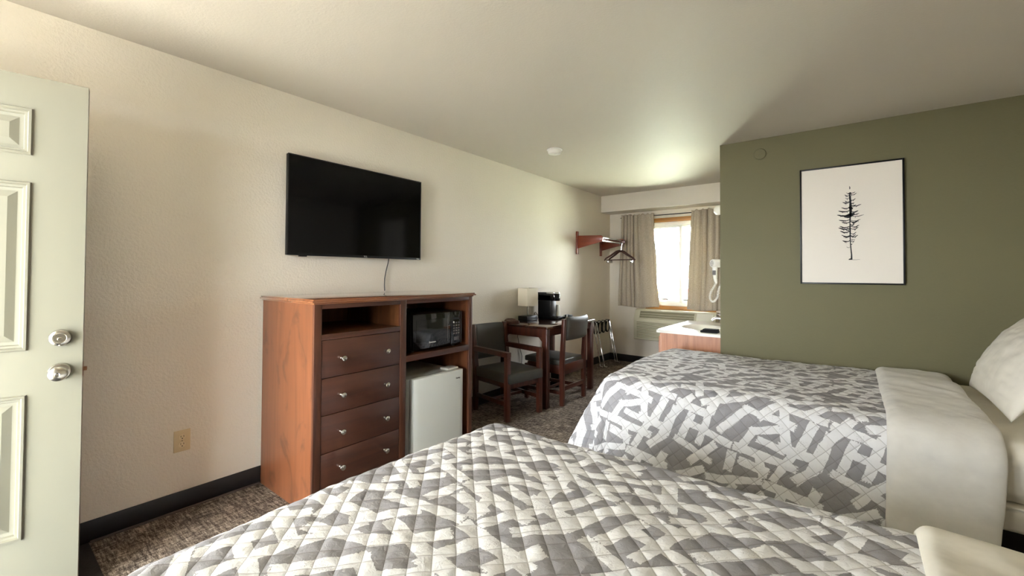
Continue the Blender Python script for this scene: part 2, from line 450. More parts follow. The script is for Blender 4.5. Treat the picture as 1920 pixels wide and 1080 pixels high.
def tag(o, label, cat, group=None):
    o['label'] = label; o['category'] = cat
    if group: o['group'] = group
    return o
def thing(name, loc, label, cat, rz=0, group=None):
    o = bpy.data.objects.new(name, None); COL.objects.link(o); o.location = loc; o.rotation_euler = (0, 0, rz)
    o.empty_display_size = 0.05
    return tag(o, label, cat, group)
def struct(name, b, m_, label=None, parent=None, smooth=35):
    o = obj(name, b, m_, parent, smooth=smooth)
    if parent is None: o['kind'] = 'structure'
    if label: o['label'] = label
    return o
def dup(root, loc=None, rz=None):
    r = root.copy(); COL.objects.link(r)
    if loc: r.location = loc
    if rz is not None: r.rotation_euler = (0, 0, rz)
    def rec(a, c):
        for ch in [x for x in bpy.data.objects if x.parent == a]:
            d = ch.copy(); COL.objects.link(d); d.parent = c; rec(ch, d)
    rec(root, r); return r

def text(name, body, size, mtx, m_, parent, ext=0.0004):
    c = bpy.data.curves.new(name, 'FONT'); c.body = body; c.size = size; c.extrude = ext
    c.align_x = 'CENTER'; c.align_y = 'CENTER'; c.resolution_u = 3
    t = bpy.data.objects.new(name, c); COL.objects.link(t)
    bpy.context.view_layer.update()
    me = bpy.data.meshes.new_from_object(t.evaluated_get(bpy.context.evaluated_depsgraph_get()))
    bpy.data.objects.remove(t)
    me.transform(mtx); me.transform(world_of(parent).inverted())
    me.materials.clear(); me.materials.append(M[m_])
    o = bpy.data.objects.new(name, me); COL.objects.link(o); o.parent = parent
    return o
def face_px(x, y, z): # text facing +x, reading along +y
    return Matrix(((0, 0, 1, x), (1, 0, 0, y), (0, 1, 0, z), (0, 0, 0, 1)))

def vnoise(u, v, seed, scale):
    """smooth value noise with numpy"""
    rs = np.random.RandomState(seed); T = rs.rand(64, 64)
    a = u*scale; b = v*scale
    i = np.floor(a).astype(int); j = np.floor(b).astype(int); fa = a-i; fb = b-j
    fa = fa*fa*(3-2*fa); fb = fb*fb*(3-2*fb)
    g = lambda i_, j_: T[i_ % 64, j_ % 64]
    return (g(i, j)*(1-fa)+g(i+1, j)*fa)*(1-fb)+(g(i, j+1)*(1-fa)+g(i+1, j+1)*fa)*fb-0.5

# ================================================================== ROOM SHELL
YF, YG, YB, XR, XP, H = -0.6, 4.125, 6.063, 3.92, 1.959, 2.44
struct('floor', B().box(-0.12, XR+0.12, YF-0.14, YB+0.15, -0.1, 0.0), 'carpet', 'heathered brown and grey carpet')
struct('ceiling', B().box(-0.12, XR+0.12, YF-0.14, YB+0.15, H, H+0.1), 'ceil', 'cream textured ceiling')
struct('wall_left', B().box(-0.12, 0, YF-0.14, YB+0.15, 0, H), 'wall', 'cream textured side wall')
struct('wall_right', B().box(XR, XR+0.12, YF-0.14, YG+0.12, 0, H), 'wall', 'cream wall behind the pillows')
struct('wall_middle', B().box(XP, XR, YG, YG+0.12, 0, H), 'green', 'olive green accent wall')
struct('wall_inner', B().box(XP, XP+0.1, YG+0.12, YB, 0, H), 'wall', 'cream return wall beside the vanity')
b = B()
for q in [(0, 0.56, 0, H), (1.50, XP+0.1, 0, H), (0.56, 1.50, 0, 0.805), (0.56, 1.50, 2.09, H)]:
    b.box(q[0], q[1], YB, YB+0.15, q[2], q[3])
struct('wall_back', b, 'wall', 'cream end wall around the small window')
b = B()
DX0, DX1, WX0, WX1 = 0.215, 1.15, 1.50, 1.90
for q in [(0, DX0, 0, H), (DX1, WX0, 0, H), (WX1, XR, 0, H), (DX0, DX1, 2.05, H), (WX0, WX1, 0, 0.80), (WX0, WX1, 2.10, H)]:
    b.box(q[0], q[1], YF-0.14, YF, q[2], q[3])
struct('wall_front', b, 'wall', 'cream front wall with the entry')
struct('trim_1', B().box(0, XP, 5.76, YB, 2.20, H), 'wall', 'boxed cream bulkhead over the back window')
# baseboards: tall black vinyl cove with a small toe strip
def baseboard(name, x0, x1, y0, y1, lab):
    o = struct(name, B().box(x0, x1, y0, y1, 0, 0.102, 0.003), 'blackbase', lab); return o
bl = baseboard('baseboard_left', 0, 0.009, YF, YB, 'black vinyl baseboard along the long cream wall')
obj('toe_strip', B().box(0.009, 0.022, 0.385, 1.125, 0, 0.010, 0.003), 'greytrim', bl)
baseboard('baseboard_back', 0.009, XP, YB-0.009, YB, 'black vinyl baseboard under the window wall')
baseboard('baseboard_middle', XP, XR, YG-0.009, YG, 'black vinyl baseboard under the green wall')

# ------------------------------------------------------------------ back window
w = thing('window_1', (1.03, YB, 0.805), 'white sliding window in a pine casing between the curtains', 'window'); w['kind'] = 'structure'; del w['category']
obj('head_trim', B().box(0.56, 1.50, YB-0.004, YB+0.05, 2.034, 2.092, 0.003), 'pine', w)['label'] = 'honey pine head casing'
obj('sill', B().box(0.56, 1.50, YB-0.012, YB+0.06, 0.800, 0.850, 0.003), 'pine', w)['label'] = 'honey pine sill'
for x in (0.56, 1.488): obj('jamb', B().box(x, x+0.012, YB, YB+0.06, 0.85, 2.034), 'pine', w)
b = B()
for q in [(0.572, 0.615, 0.85, 2.034), (1.445, 1.488, 0.85, 2.034), (0.615, 1.445, 0.85, 0.892), (0.615, 1.445, 1.985, 2.034)]:
    b.box(q[0], q[1], YB+0.03, YB+0.11, q[2], q[3], 0.004)
obj('frame', b, 'pump', w)
for (x0, x1, y) in [(0.615, 1.055, YB+0.045), (1.010, 1.445, YB+0.075)]:
    b = B(); t = 0.04
    for q in [(x0, x0+t, 0.892, 1.985), (x1-t, x1, 0.892, 1.985), (x0+t, x1-t, 0.892, 0.925), (x0+t, x1-t, 1.95, 1.985)]:
        b.box(q[0], q[1], y, y+0.026, q[2], q[3], 0.004)
    s_ = obj('sash', b, 'pump', w)
    obj('pane', B().box(x0+t, x1-t, y+0.011, y+0.015, 0.925, 1.95), 'glass', s_)

# front window beside the entry, behind the photographer
w = thing('window_2', (1.70, YF, 0.8), 'narrow white framed front window beside the entry door', 'window'); w['kind'] = 'structure'; del w['category']
b = B()
for q in [(WX0, WX0+0.05, 0.8, 2.1), (WX1-0.05, WX1, 0.8, 2.1), (WX0+0.05, WX1-0.05, 0.8, 0.85), (WX0+0.05, WX1-0.05, 2.05, 2.1)]:
    b.box(q[0], q[1], YF-0.11, YF-0.04, q[2], q[3], 0.004)
obj('frame', b, 'pump', w)
obj('pane', B().box(WX0+0.05, WX1-0.05, YF-0.08, YF-0.076, 0.85, 2.05), 'glass', w)

# ------------------------------------------------------------------ open entry door (six raised panels)
ang = math.atan2(0.191, 0.981)          # leaf swings slightly past the wall line
dd = thing('door_1', (0.396-0.191*0.91, 0.299-0.981*0.91, 0.008), 'pale sage six panel entry door swung open with two nickel locks', 'door', -ang)
dd['kind'] = 'structure'; del dd['category']
# local: y runs from hinge to free edge 0..0.91, exterior face at x=0 (towards the room), thickness to -x
LW, LT, LH = 0.91, 0.045, 2.022
rowz = [(0.255, 0.80), (0.968, 1.612), (1.716, 1.895)]
colsy = [(0.15, 0.41), (0.50, 0.76)]
b = B()
for y0, y1 in [(0, 0.15), (0.41, 0.50), (0.76, LW)]: b.box(-LT, 0, y0, y1, 0, LH)
for z0, z1 in [(0, 0.255), (0.80, 0.968), (1.612, 1.716), (1.895, LH)]:
    for y0, y1 in colsy: b.box(-LT, 0, y0, y1, z0, z1)
bmesh.ops.remove_doubles(b.b, verts=b.b.verts, dist=1e-5)
obj('leaf', b, 'doorpaint', dd, local=True, smooth=0)
def door_panel(y0, y1, z0, z1):
    bb = B()
    prof = [(0, 0.0), (0.003, 0.008), (0.010, 0.009), (0.014, 0.000), (0.021, -0.001), (0.024, -0.010), (0.032, -0.012), (0.036, -0.012), (0.060, -0.003), (0.062, -0.003)]
    for sgn, x_base in ((1, 0.0), (-1, -LT)):
        rings = []
        for ins, d in prof:
            x = x_base+sgn*d
            rings.append([bb.b.verts.new(c) for c in [(x, y0+ins, z0+ins), (x, y1-ins, z0+ins), (x, y1-ins, z1-ins), (x, y0+ins, z1-ins)]])
        for A, C in zip(rings, rings[1:]):
            for k in range(4): bb.b.faces.new((A[k], A[(k+1) % 4], C[(k+1) % 4], C[k]))
        bb.b.faces.new(rings[-1])
    return bb
for z0, z1 in rowz:
    for y0, y1 in colsy: obj('door_panel', door_panel(y0, y1, z0, z1), 'doorpaint', dd, local=True, smooth=20)
db = obj('deadbolt', B().lathe([(0.0, 0), (0.033, 0), (0.033, 0.006), (0.030, 0.018), (0.022, 0.023), (0.0195, 0.023), (0.018, 0.0215), (0, 0.0215)], (0, LW-0.063, 1.010), (1, 0, 0), 36), 'nickel', dd, local=True)
obj('keyway', B().lathe([(0, 0), (0.007, 0), (0.006, 0.002), (0, 0.002)], (0.0215, LW-0.063, 1.006), (1, 0, 0), 16).box(0.0225, 0.0240, LW-0.0638, LW-0.0622, 1.003, 1.010), 'nickel', db, local=True)
kn = obj('door_knob', B().lathe([(0, 0), (0.034, 0), (0.034, 0.004), (0.030, 0.010), (0.013, 0.013), (0.012, 0.028), (0.018, 0.034), (0.026, 0.042), (0.0285, 0.052), (0.026, 0.062), (0.018, 0.068), (0.0, 0.070)], (0, LW-0.063, 0.876), (1, 0, 0), 36), 'nickel', dd, local=True)
obj('keyhole', B().lathe([(0, 0), (0.008, 0), (0.007, 0.002), (0.004, 0.0005), (0, 0.0005)], (0.069, LW-0.063, 0.876), (1, 0, 0), 16), 'chrome', kn, local=True)
obj('latch', B().box(-LT/2-0.008, -LT/2+0.008, LW, LW+0.012, 0.868, 0.884, 0.002).box(-LT/2-0.012, -LT/2+0.012, LW, LW+0.0015, 0.848, 0.904), 'brass', dd, local=True)['label'] = 'brass latch bolt on the door edge'
for z in (0.2, 1.0, 1.8): obj('hinge', B().tube([(0.0, -0.004, z), (0.0, -0.004, z+0.09)], 0.006, 10), 'nickel', dd, local=True)
b = B()
b.box(DX0-0.0, DX0+0.012, YF-0.14, YF, 0, 2.05); b.box(DX1-0.012, DX1, YF-0.14, YF, 0, 2.05); b.box(DX0, DX1, YF-0.14, YF, 2.038, 2.05)
struct('trim_2', b, 'jamb', 'painted door frame lining')

# ------------------------------------------------------------------ outside
struct('roof', B().box(-4, 8, -4.2, YF-0.14, 2.56, 2.70), 'jamb', 'unseen overhang added to cut the front sky light')  # out of view, added to block sky light at the front openings
lt = thing('ceiling_light', (1.05, 0.05, H), 'frosted dome ceiling light near the entry door', 'light')
obj('canopy', B().lathe([(0, 0), (0.15, 0), (0.15, 0.018), (0, 0.018)], (1.05, 0.05, H), (0, 0, -1), 32), 'white', lt)
obj('dome', B().lathe([(0.132, 0.016), (0.135, 0.03), (0.118, 0.07), (0.07, 0.10), (0, 0.11)], (1.05, 0.05, H), (0, 0, -1), 32), 'domeglass', lt)
struct('ground', B().box(-40, 34, -26, -0.74, -0.65, -0.5), 'asphalt', 'grey asphalt lot in front')
struct('ground', B().box(-60, 34, YB+0.15, 60, -0.65, -0.5), 'gravel', 'pale gravel lot behind the motel')
struct('sidewalk', B().box(-4, 8, -3.9, YF-0.14, -0.5, -0.12), 'conc', 'concrete walkway outside the entry')
bd = thing('building', (-7, 31, -0.5), 'pale blue metal sided building across the lot behind the window', 'building')
obj('wall', B().box(-22, 2.5, 31, 39, -0.5, 3.60), 'siding', bd)
for i in range(14): obj('panel_seam', B().box(-12.0+i*0.84, -11.975+i*0.84, 30.96, 31.0, -0.5, 3.55), 'trimgrey', bd)
obj('roof', B().prism([(30.5, 3.55), (39.5, 3.55), (35, 5.6)], 'x', -22.4, 2.9), 'roofm', bd)
obj('fascia', B().box(-22.4, 2.9, 30.46, 30.54, 3.46, 3.62), 'trimgrey', bd)
obj('door', B().box(-6.05, -5.1, 30.93, 31.0, -0.5, 2.0), 'trimgrey', bd)
obj('sign_border', B().box(-7.14, -6.36, 30.92, 31.0, 2.16, 2.69), 'trimgrey', bd)
obj('sign', B().box(-7.1, -6.4, 30.90, 31.0, 2.2, 2.65), 'siding', bd)
tk = thing('pickup_truck', (-4.75, 27.4, -0.5), 'red pickup truck parked outside beyond the window glass', 'truck', R(-96))
b = B()  # local: +x forward
b.box(-2.5, 2.45, -0.9, 0.9, 0.45, 0.98, 0.06)
obj('body', b, 'red', tk, local=True)
obj('hood', B().prism([(0.75, 0.98), (2.40, 0.98), (2.36, 1.06), (0.75, 1.16)], 'y', -0.86, 0.86, 0.03), 'red', tk, local=True)
cb = obj('cab', B().prism([(-0.9, 0.98), (0.95, 0.98), (0.25, 1.68), (-0.75, 1.68)], 'y', -0.82, 0.82, 0.04), 'red', tk, local=True)
obj('windshield', B().beam((0.90, 0, 1.08), (0.32, 0, 1.62), 1.36, 0.012), 'carglass', cb, local=True)
for y in (-0.825, 0.825): obj('side_window', B().prism([(-0.65, 1.12), (0.62, 1.12), (0.22, 1.58), (-0.6, 1.58)], 'y', y-0.004, y+0.004), 'carglass', cb, local=True)
b = B(); 
for y in (-0.86, 0.80): b.box(-2.45, -0.95, y, y+0.06, 0.95, 1.18, 0.02)
b.box(-2.5, -2.42, -0.86, 0.86, 0.95, 1.18, 0.02)
obj('bed_rail', b, 'red', tk, local=True)
obj('bumper', B().box(2.42, 2.60, -0.92, 0.92, 0.46, 0.64, 0.03), 'white', tk, local=True)['label'] = 'white front bumper'
obj('grille', B().box(2.44, 2.48, -0.5, 0.5, 0.70, 0.92, 0.01), 'trimgrey', tk, local=True)
for y in (-0.70, 0.70): obj('headlight', B().box(2.43, 2.49, y-0.17, y+0.17, 0.72, 0.92, 0.02), 'amber', tk, local=True)
for x in (-1.6, 1.6):
    for y in (-0.82, 0.82): obj('wheel', B().lathe([(0, -0.11), (0.22, -0.11), (0.37, -0.10), (0.39, 0), (0.37, 0.10), (0.22, 0.11), (0, 0.11)], (x, y, 0.39), (0, 1, 0), 24), 'tyre', tk, local=True)

# ================================================================== DRESSER
X0, XF = 0.014, 0.637
dr = thing('dresser', (0.32, 1.73, 0), 'tall brown wood media dresser with four drawers and open shelves', 'dresser')
obj('side_panel', B().box(X0, XF-0.018, 1.130, 1.150, 0, 1.117), 'side', dr)['label'] = 'honey brown knotty side panel facing the door'
obj('side_panel', B().box(X0, XF-0.018, 2.316, 2.335, 0, 1.117), 'side', dr)
obj('divider', B().box(0.03, XF-0.018, 1.686, 1.722, 0.08, 1.10), 'inner', dr)
obj('back_panel', B().box(X0, X0+0.012, 1.150, 2.316, 0.05, 1.117), 'inner', dr)
b = B()   # ogee edged top
def slab(bb, ov, z0, z1): bb.box(X0-0.004, XF+ov, 1.130-ov, 2.335+ov, z0, z1, min(0.004, (z1-z0)*0.4))
slab(b, 0.006, 1.112, 1.121); slab(b, 0.020, 1.121, 1.133); slab(b, 0.014, 1.132, 1.141)
obj('top', b, 'topwood', dr)['label'] = 'polished top with a moulded edge'
for y0, y1 in [(1.130, 1.172), (1.682, 1.727), (2.300, 2.335)]: obj('stile', B().box(XF-0.02, XF, y0, y1, 0, 1.112, 0.0015), 'frontv', dr)
for y0, y1, z0, z1 in [(1.172, 1.682, 1.087, 1.112), (1.727, 2.300, 1.087, 1.112), (1.172, 1.682, 0.920, 0.950), (1.727, 2.300, 0.719, 0.757), (1.172, 1.682, 0.03, 0.128)]:
    obj('rail', B().box(XF-0.02, XF-0.0005, y0, y1, z0, z1, 0.0015), 'front', dr)
obj('shelf', B().box(0.026, XF-0.02, 1.150, 1.686, 0.928, 0.948), 'inner', dr)
obj('shelf', B().box(0.026, XF-0.02, 1.722, 2.316, 0.735, 0.755), 'inner', dr)
for (z0, z1) in [(0.7165, 0.9175), (0.5175, 0.7135), (0.3155, 0.5145), (0.1305, 0.3125)]:
    d_ = obj('drawer', B().box(XF-0.022, XF-0.002, 1.1745, 1.6800, z0, z1, 0.002).box(0.10, XF-0.03, 1.20, 1.66, z0+0.02, z1-0.03), 'front', dr)
    for y in (1.290, 1.575):
        obj('knob', B().lathe([(0, 0), (0.008, 0), (0.0055, 0.006), (0.0055, 0.014), (0.012, 0.020), (0.0155, 0.025), (0.0145, 0.030), (0.010, 0.032), (0, 0.033)], (XF-0.002, y, (z0+z1)/2-0.005), (1, 0, 0), 20), 'nickel', d_)

# microwave on the open shelf
mw = thing('microwave', (0.38, 2.03, 0.755), 'black microwave oven on the open dresser shelf above the fridge', 'microwave')
obj('body', B().box(0.16, 0.585, 1.805, 2.262, 0.772, 1.010, 0.005), 'black', mw)
for x in (0.20, 0.55):
    for y in (1.84, 2.22): obj('foot', B().lathe([(0, 0), (0.014, 0), (0.012, 0.018), (0, 0.018)], (x, y, 0.7552), (0, 0, 1), 14), 'black', mw)
md_ = obj('door', B().box(0.585, 0.602, 1.807, 2.145, 0.774, 1.008, 0.004), 'blackgloss', mw)
obj('window', B().box(0.6015, 0.6035, 1.835, 2.115, 0.822, 0.968, 0.0008), 'darkwin', md_)
obj('handle_strip', B().box(0.602, 0.604, 2.117, 2.1195, 0.805, 0.985), 'keys', md_)
text('door_logo', 'Emerson', 0.017, face_px(0.604, 1.975, 0.814), 'whiteprint', md_)
cp = obj('control_panel', B().box(0.585, 0.602, 2.147, 2.260, 0.774, 1.008, 0.004), 'blackgloss', mw)
obj('display', B().box(0.6015, 0.603, 2.168, 2.240, 0.950, 0.985, 0.0005), 'darkwin', cp)
b = B()
for r_ in range(5):
    for c_ in range(3): b.box(0.6015, 0.603, 2.172+c_*0.024, 2.187+c_*0.024, 0.845+r_*0.019, 0.856+r_*0.019)
obj('button_pad', b, 'keys', cp)
obj('start_button', B().lathe([(0, 0), (0.006, 0), (0.006, 0.0015), (0, 0.0015)], (0.602, 2.176, 0.932), (1, 0, 0), 14), 'whiteprint', cp)
obj('open_button', B().box(0.6015, 0.6032, 2.180, 2.232, 0.800, 0.826, 0.0006), 'keys', cp)

# fridge
fr = thing('mini_fridge', (0.36, 2.02, 0), 'white compact fridge in the lower bay of the dresser', 'fridge')
obj('cabinet', B().box(0.10, 0.572, 1.800, 2.246, 0.025, 0.583, 0.006), 'fridge', fr)
obj('gasket', B().box(0.571, 0.584, 1.806, 2.240, 0.05, 0.578), 'gasket', fr)
b = B(); n_ = 14
poly = [(0.583, 1.799), (0.583, 2.248)]
for i in range(n_+1):
    t_ = i/n_; y = 2.248-(2.248-1.799)*t_
    poly.append((0.628+0.012*math.sin(pi*t_)**0.6, y))
b.prism(poly, 'z', 0.045, 0.590, 0.003)
fd = obj('door', b, 'fridge', fr)
text('badge', 'Danby', 0.016, face_px(0.6365, 2.190, 0.535), 'black', fd, 0.0008)
obj('hinge_cover', B().box(0.50, 0.585, 2.14, 2.246, 0.583, 0.601, 0.006), 'white', fr)
for y in (1.83, 2.21): obj('foot', B().lathe([(0, 0), (0.018, 0), (0.018, 0.03), (0, 0.03)], (0.54, y, 0), (0, 0, 1), 14), 'black', fr)

# television on the wall
tv = thing('television', (0.03, 1.783, 1.72), 'large flat black television mounted on the cream wall above the dresser', 'television')
obj('wall_mount', B().box(0.001, 0.030, 1.62, 1.95, 1.56, 1.86, 0.003), 'black', tv)
obj('casing', B().box(0.028, 0.056, 1.2466, 2.3203, 1.394, 2.0413, 0.004), 'black', tv)
obj('bezel', B().box(0.052, 0.060, 1.2466, 2.3203, 1.394, 1.410, 0.001).box(0.052, 0.060, 1.2466, 2.3203, 2.034, 2.0413, 0.001).box(0.052, 0.060, 1.2466, 1.254, 1.41, 2.034, 0.001).box(0.052, 0.060, 2.313, 2.3203, 1.41, 2.034, 0.001), 'black', tv)
obj('screen', B().box(0.050, 0.0575, 1.254, 2.313, 1.410, 2.034), 'screen', tv)
obj('sensor_box', B().box(0.040, 0.062, 1.325, 1.373, 1.386, 1.397, 0.002), 'black', tv)
text('logo', 'TCL', 0.017, face_px(0.0602, 1.805, 1.402), 'whiteprint', tv)
text('logo', 'Roku', 0.013, face_px(0.0602, 2.292, 1.401), 'whiteprint', tv)
pts = [(0.03, 2.030, 1.40), (0.022, 2.028, 1.36), (0.012, 2.018, 1.30), (0.012, 2.006, 1.24), (0.014, 2.003, 1.19), (0.016, 2.004, 1.15), (0.012, 2.006, 1.148)]
obj('cord', B().tube(pts, 0.0035, 8), 'black', tv)['label'] = 'thin black power cord hanging below the screen'

# wall outlet
ot = thing('wall_outlet', (0, 0.737, 0.371), 'ivory duplex wall outlet low on the cream wall beside the dresser', 'outlet')
obj('cover_plate', B().box(0, 0.006, 0.700, 0.774, 0.314, 0.428, 0.0025), 'ivory', ot)
for z in (0.351, 0.391):
    rc = obj('receptacle', B().lathe([(0, 0), (0.0165, 0), (0.0165, 0.003), (0, 0.003)], (0.005, 0.737, z), (1, 0, 0), 24, 0.86, 1.0), 'ivory2', ot)
    obj('slot', B().box(0.0078, 0.0086, 0.7295, 0.7315, z, z+0.009).box(0.0078, 0.0086, 0.7425, 0.7445, z, z+0.009).lathe([(0, 0), (0.0028, 0), (0.0028, 0.0008), (0, 0.0008)], (0.0078, 0.737, z-0.007), (1, 0, 0), 10), 'slot', rc)
obj('screw', B().lathe([(0, 0), (0.003, 0), (0.002, 0.0012), (0, 0.0012)], (0.006, 0.737, 0.371), (1, 0, 0), 10), 'nickel', ot)

# entry mat
mt = obj('entry_mat', B().box(0.024, 1.5, YF+0.0, 0.380, 0.0, 0.009, 0.002), 'rubber'); tag(mt, 'black rubber entry mat on the carpet at the open door', 'mat')

# ================================================================== DESK AND WHAT STANDS ON IT
TZ = 0.78
ds = thing('desk', (0.30, 3.90, 0), 'dark mahogany writing table standing against the wall past the dresser', 'table')
obj('tabletop', B().box(0.012, 0.600, 3.405, 4.395, TZ-0.024, TZ, 0.006), 'tabletop', ds)
for x0 in (0.022, 0.535):
    for y0 in (3.415, 4.325): obj('leg', B().prism([(x0, y0), (x0+0.055, y0), (x0+0.055, y0+0.055), (x0, y0+0.055)], 'z', 0, TZ-0.024, 0.004), 'mahog', ds)
for y in (3.430, 4.350): obj('apron', B().box(0.077, 0.535, y-0.008, y+0.012, 0.672, TZ-0.024, 0.002), 'mahog', ds)
for x in (0.035, 0.565): obj('apron', B().box(x-0.010, x+0.010, 3.470, 4.325, 0.682, TZ-0.024, 0.002), 'mahogh', ds)
obj('drawer_edge', B().box(0.03, 0.56, 3.50, 4.30, 0.700, 0.712), 'mahogh', ds)
for x, s1 in ((0.077, 1), (0.535, -1)): obj('corner_brace', B().prism([(x, 0.672), (x+s1*0.045, 0.672), (x, 0.627)], 'y', 3.424, 3.440), 'mahog', ds)

# table lamp
lp = thing('table_lamp', (0.10, 3.78, TZ), 'small lamp with a square linen shade on a black block base', 'lamp')
obj('base', B().box(0.040, 0.160, 3.690, 3.885, TZ, TZ+0.052, 0.003), 'black', lp)
obj('pole', B().box(0.094, 0.106, 3.778, 3.790, TZ+0.05, 0.99), 'silver', lp)
obj('socket', B().lathe([(0, 0), (0.016, 0), (0.016, 0.05), (0, 0.05)], (0.10, 3.784, 0.965), (0, 0, 1), 16), 'black', lp)
obj('bulb', B().lathe([(0, 0), (0.012, 0), (0.027, 0.04), (0.022, 0.065), (0, 0.075)], (0.10, 3.784, 1.015), (0, 0, 1), 18), 'globe', lp)
b = B()
for (x0, x1, y0, y1) in [(0.038, 0.040, 3.688, 3.888), (0.160, 0.162, 3.688, 3.888), (0.040, 0.160, 3.688, 3.690), (0.040, 0.160, 3.886, 3.888)]:
    b.box(x0, x1, y0, y1, 0.940, 1.130)
sh = obj('shade', b, 'shade', lp)
for z in (0.940, 1.127):
    b = B()
    for (x0, x1, y0, y1) in [(0.0365, 0.040, 3.6865, 3.8895), (0.160, 0.1635, 3.6865, 3.8895), (0.040, 0.160, 3.6865, 3.690), (0.040, 0.160, 3.886, 3.8895)]:
        b.box(x0, x1, y0, y1, z, z+0.004)
    obj('shade_trim', b, 'shade', sh)
obj('spider', B().box(0.04, 0.16, 3.782, 3.786, 1.07, 1.073), 'silver', sh)
obj('cord', B().tube([(0.05, 3.76, TZ+0.01), (0.010, 3.745, TZ-0.01), (0.008, 3.735, 0.70), (0.010, 3.724, 0.60), (0.012, 3.76, 0.48), (0.012, 3.80, 0.38), (0.012, 3.795, 0.28), (0.012, 3.78, 0.2)], 0.003, 8), 'black', lp)

# single serve coffee maker facing the room
cm = thing('coffee_maker', (0.19, 4.11, TZ), 'slim black pod coffee maker with a silver top on the desk', 'coffee maker')
obj('base', B().box(0.05, 0.325, 4.050, 4.165, TZ, TZ+0.028, 0.008), 'black', cm)
obj('drip_tray', B().box(0.235, 0.320, 4.056, 4.159, TZ+0.027, TZ+0.034, 0.002), 'blackgloss', cm)
obj('column', B().box(0.05, 0.228, 4.050, 4.165, TZ+0.02, 1.055, 0.010), 'black', cm)
obj('column_front', B().box(0.224, 0.232, 4.060, 4.155, TZ+0.035, 0.985, 0.003), 'black', cm)
hd = obj('brew_head', B().prism([(0.05, 4.05), (0.245, 4.05)]+[(0.245+0.060*math.sin(t), 4.1075-0.0575*math.cos(t)) for t in np.linspace(0.15, pi-0.15, 12)]+[(0.245, 4.165), (0.05, 4.165)], 'z', 0.985, 1.062, 0.004), 'blackgloss', cm)
obj('lid', B().prism([(0.16, 4.054), (0.245, 4.054)]+[(0.245+0.056*math.sin(t), 4.1075-0.0535*math.cos(t)) for t in np.linspace(0.15, pi-0.15, 12)]+[(0.245, 4.161), (0.16, 4.161)], 'z', 1.062, 1.082, 0.004), 'silver', hd)['label'] = 'brushed silver lid'
obj('logo', B().box(0.3045, 0.306, 4.100, 4.116, 1.018, 1.024), 'whiteprint', hd)
obj('tank', B().box(0.045, 0.155, 4.052, 4.163, 1.040, 1.064, 0.004), 'silver', cm)['label'] = 'pale grey water tank rim'
obj('tank_lid', B().box(0.043, 0.160, 4.048, 4.167, 1.064, 1.076, 0.004), 'black', cm)
obj('cord', B().tube([(0.055, 4.06, 0.80), (0.03, 4.035, 0.85), (0.03, 4.015, 0.842), (0.03, 4.01, 0.80), (0.02, 4.01, 0.785)], 0.003, 8), 'black', cm)

# wrapped cups, condiment packets
def cup(x, y, h, r, label):
    t = thing('wrapped_cup', (x, y, TZ), label, 'cup', 0, 'wrapped cups on the desk')
    obj('cup', B().lathe([(0, 0), (r, 0), (r*1.0, 0.004), (r*0.78, h*0.92), (r*0.70, h), (0, h)], (x, y, TZ), (0, 0, 1), 20), 'cup', t)
    for k in range(3):
        b = B(); b.tube([(x+r*(0.99-0.07*k)*math.cos(a), y+r*(0.99-0.07*k)*math.sin(a), TZ+h*(0.1+0.28*k)) for a in np.linspace(0, 2*pi, 20)[:-1]], 0.0012, 5, closed=True)
        obj('rim_line', b, 'white', t)
cup(0.200, 4.232, 0.148, 0.037, 'taller wrapped white cup stack right behind the coffee maker')
cup(0.125, 4.345, 0.115, 0.030, 'shorter wrapped white cup stack near the back corner of the desk')
ct = thing('condiment_tray', (0.335, 4.215, TZ), 'small black tray of coffee packets beside the wrapped cups', 'tray')
obj('tray', B().box(0.29, 0.385, 4.185, 4.30, TZ, TZ+0.022, 0.004), 'black', ct)
for i in range(4): obj('packet', B().box(0.30+i*0.02, 0.312+i*0.02, 4.195, 4.285, TZ+0.020, TZ+0.042+0.004*(i % 2), 0.002), 'black' if i % 2 else 'whiteprint', ct)
# brown leather bundle at the wall end of the desk
u = np.linspace(0, 2*pi, 41)[:-1]; v = np.linspace(0, 1, 12)
U, V = np.meshgrid(u, v, indexing='ij')
rr = np.sqrt(np.clip(1-V**2.2, 0, 1))
h_ = 0.036*np.sqrt(V)*(1+0.5*np.sin(2*U+0.5)*0.3)
P = np.stack([0.110+0.092*rr*np.cos(U)*(1+0.12*np.sin(3*U)), 3.480+0.052*rr*np.sin(U)*(1+0.1*np.cos(4*U)), TZ+h_+0.006*np.sin(3*U+5*V)*V], -1)
bn = npmesh('leather_pouch', P, 'brownleather', None, None, True); tag(bn, 'dark brown crumpled leather pouch on the near wall corner of the desk', 'pouch')

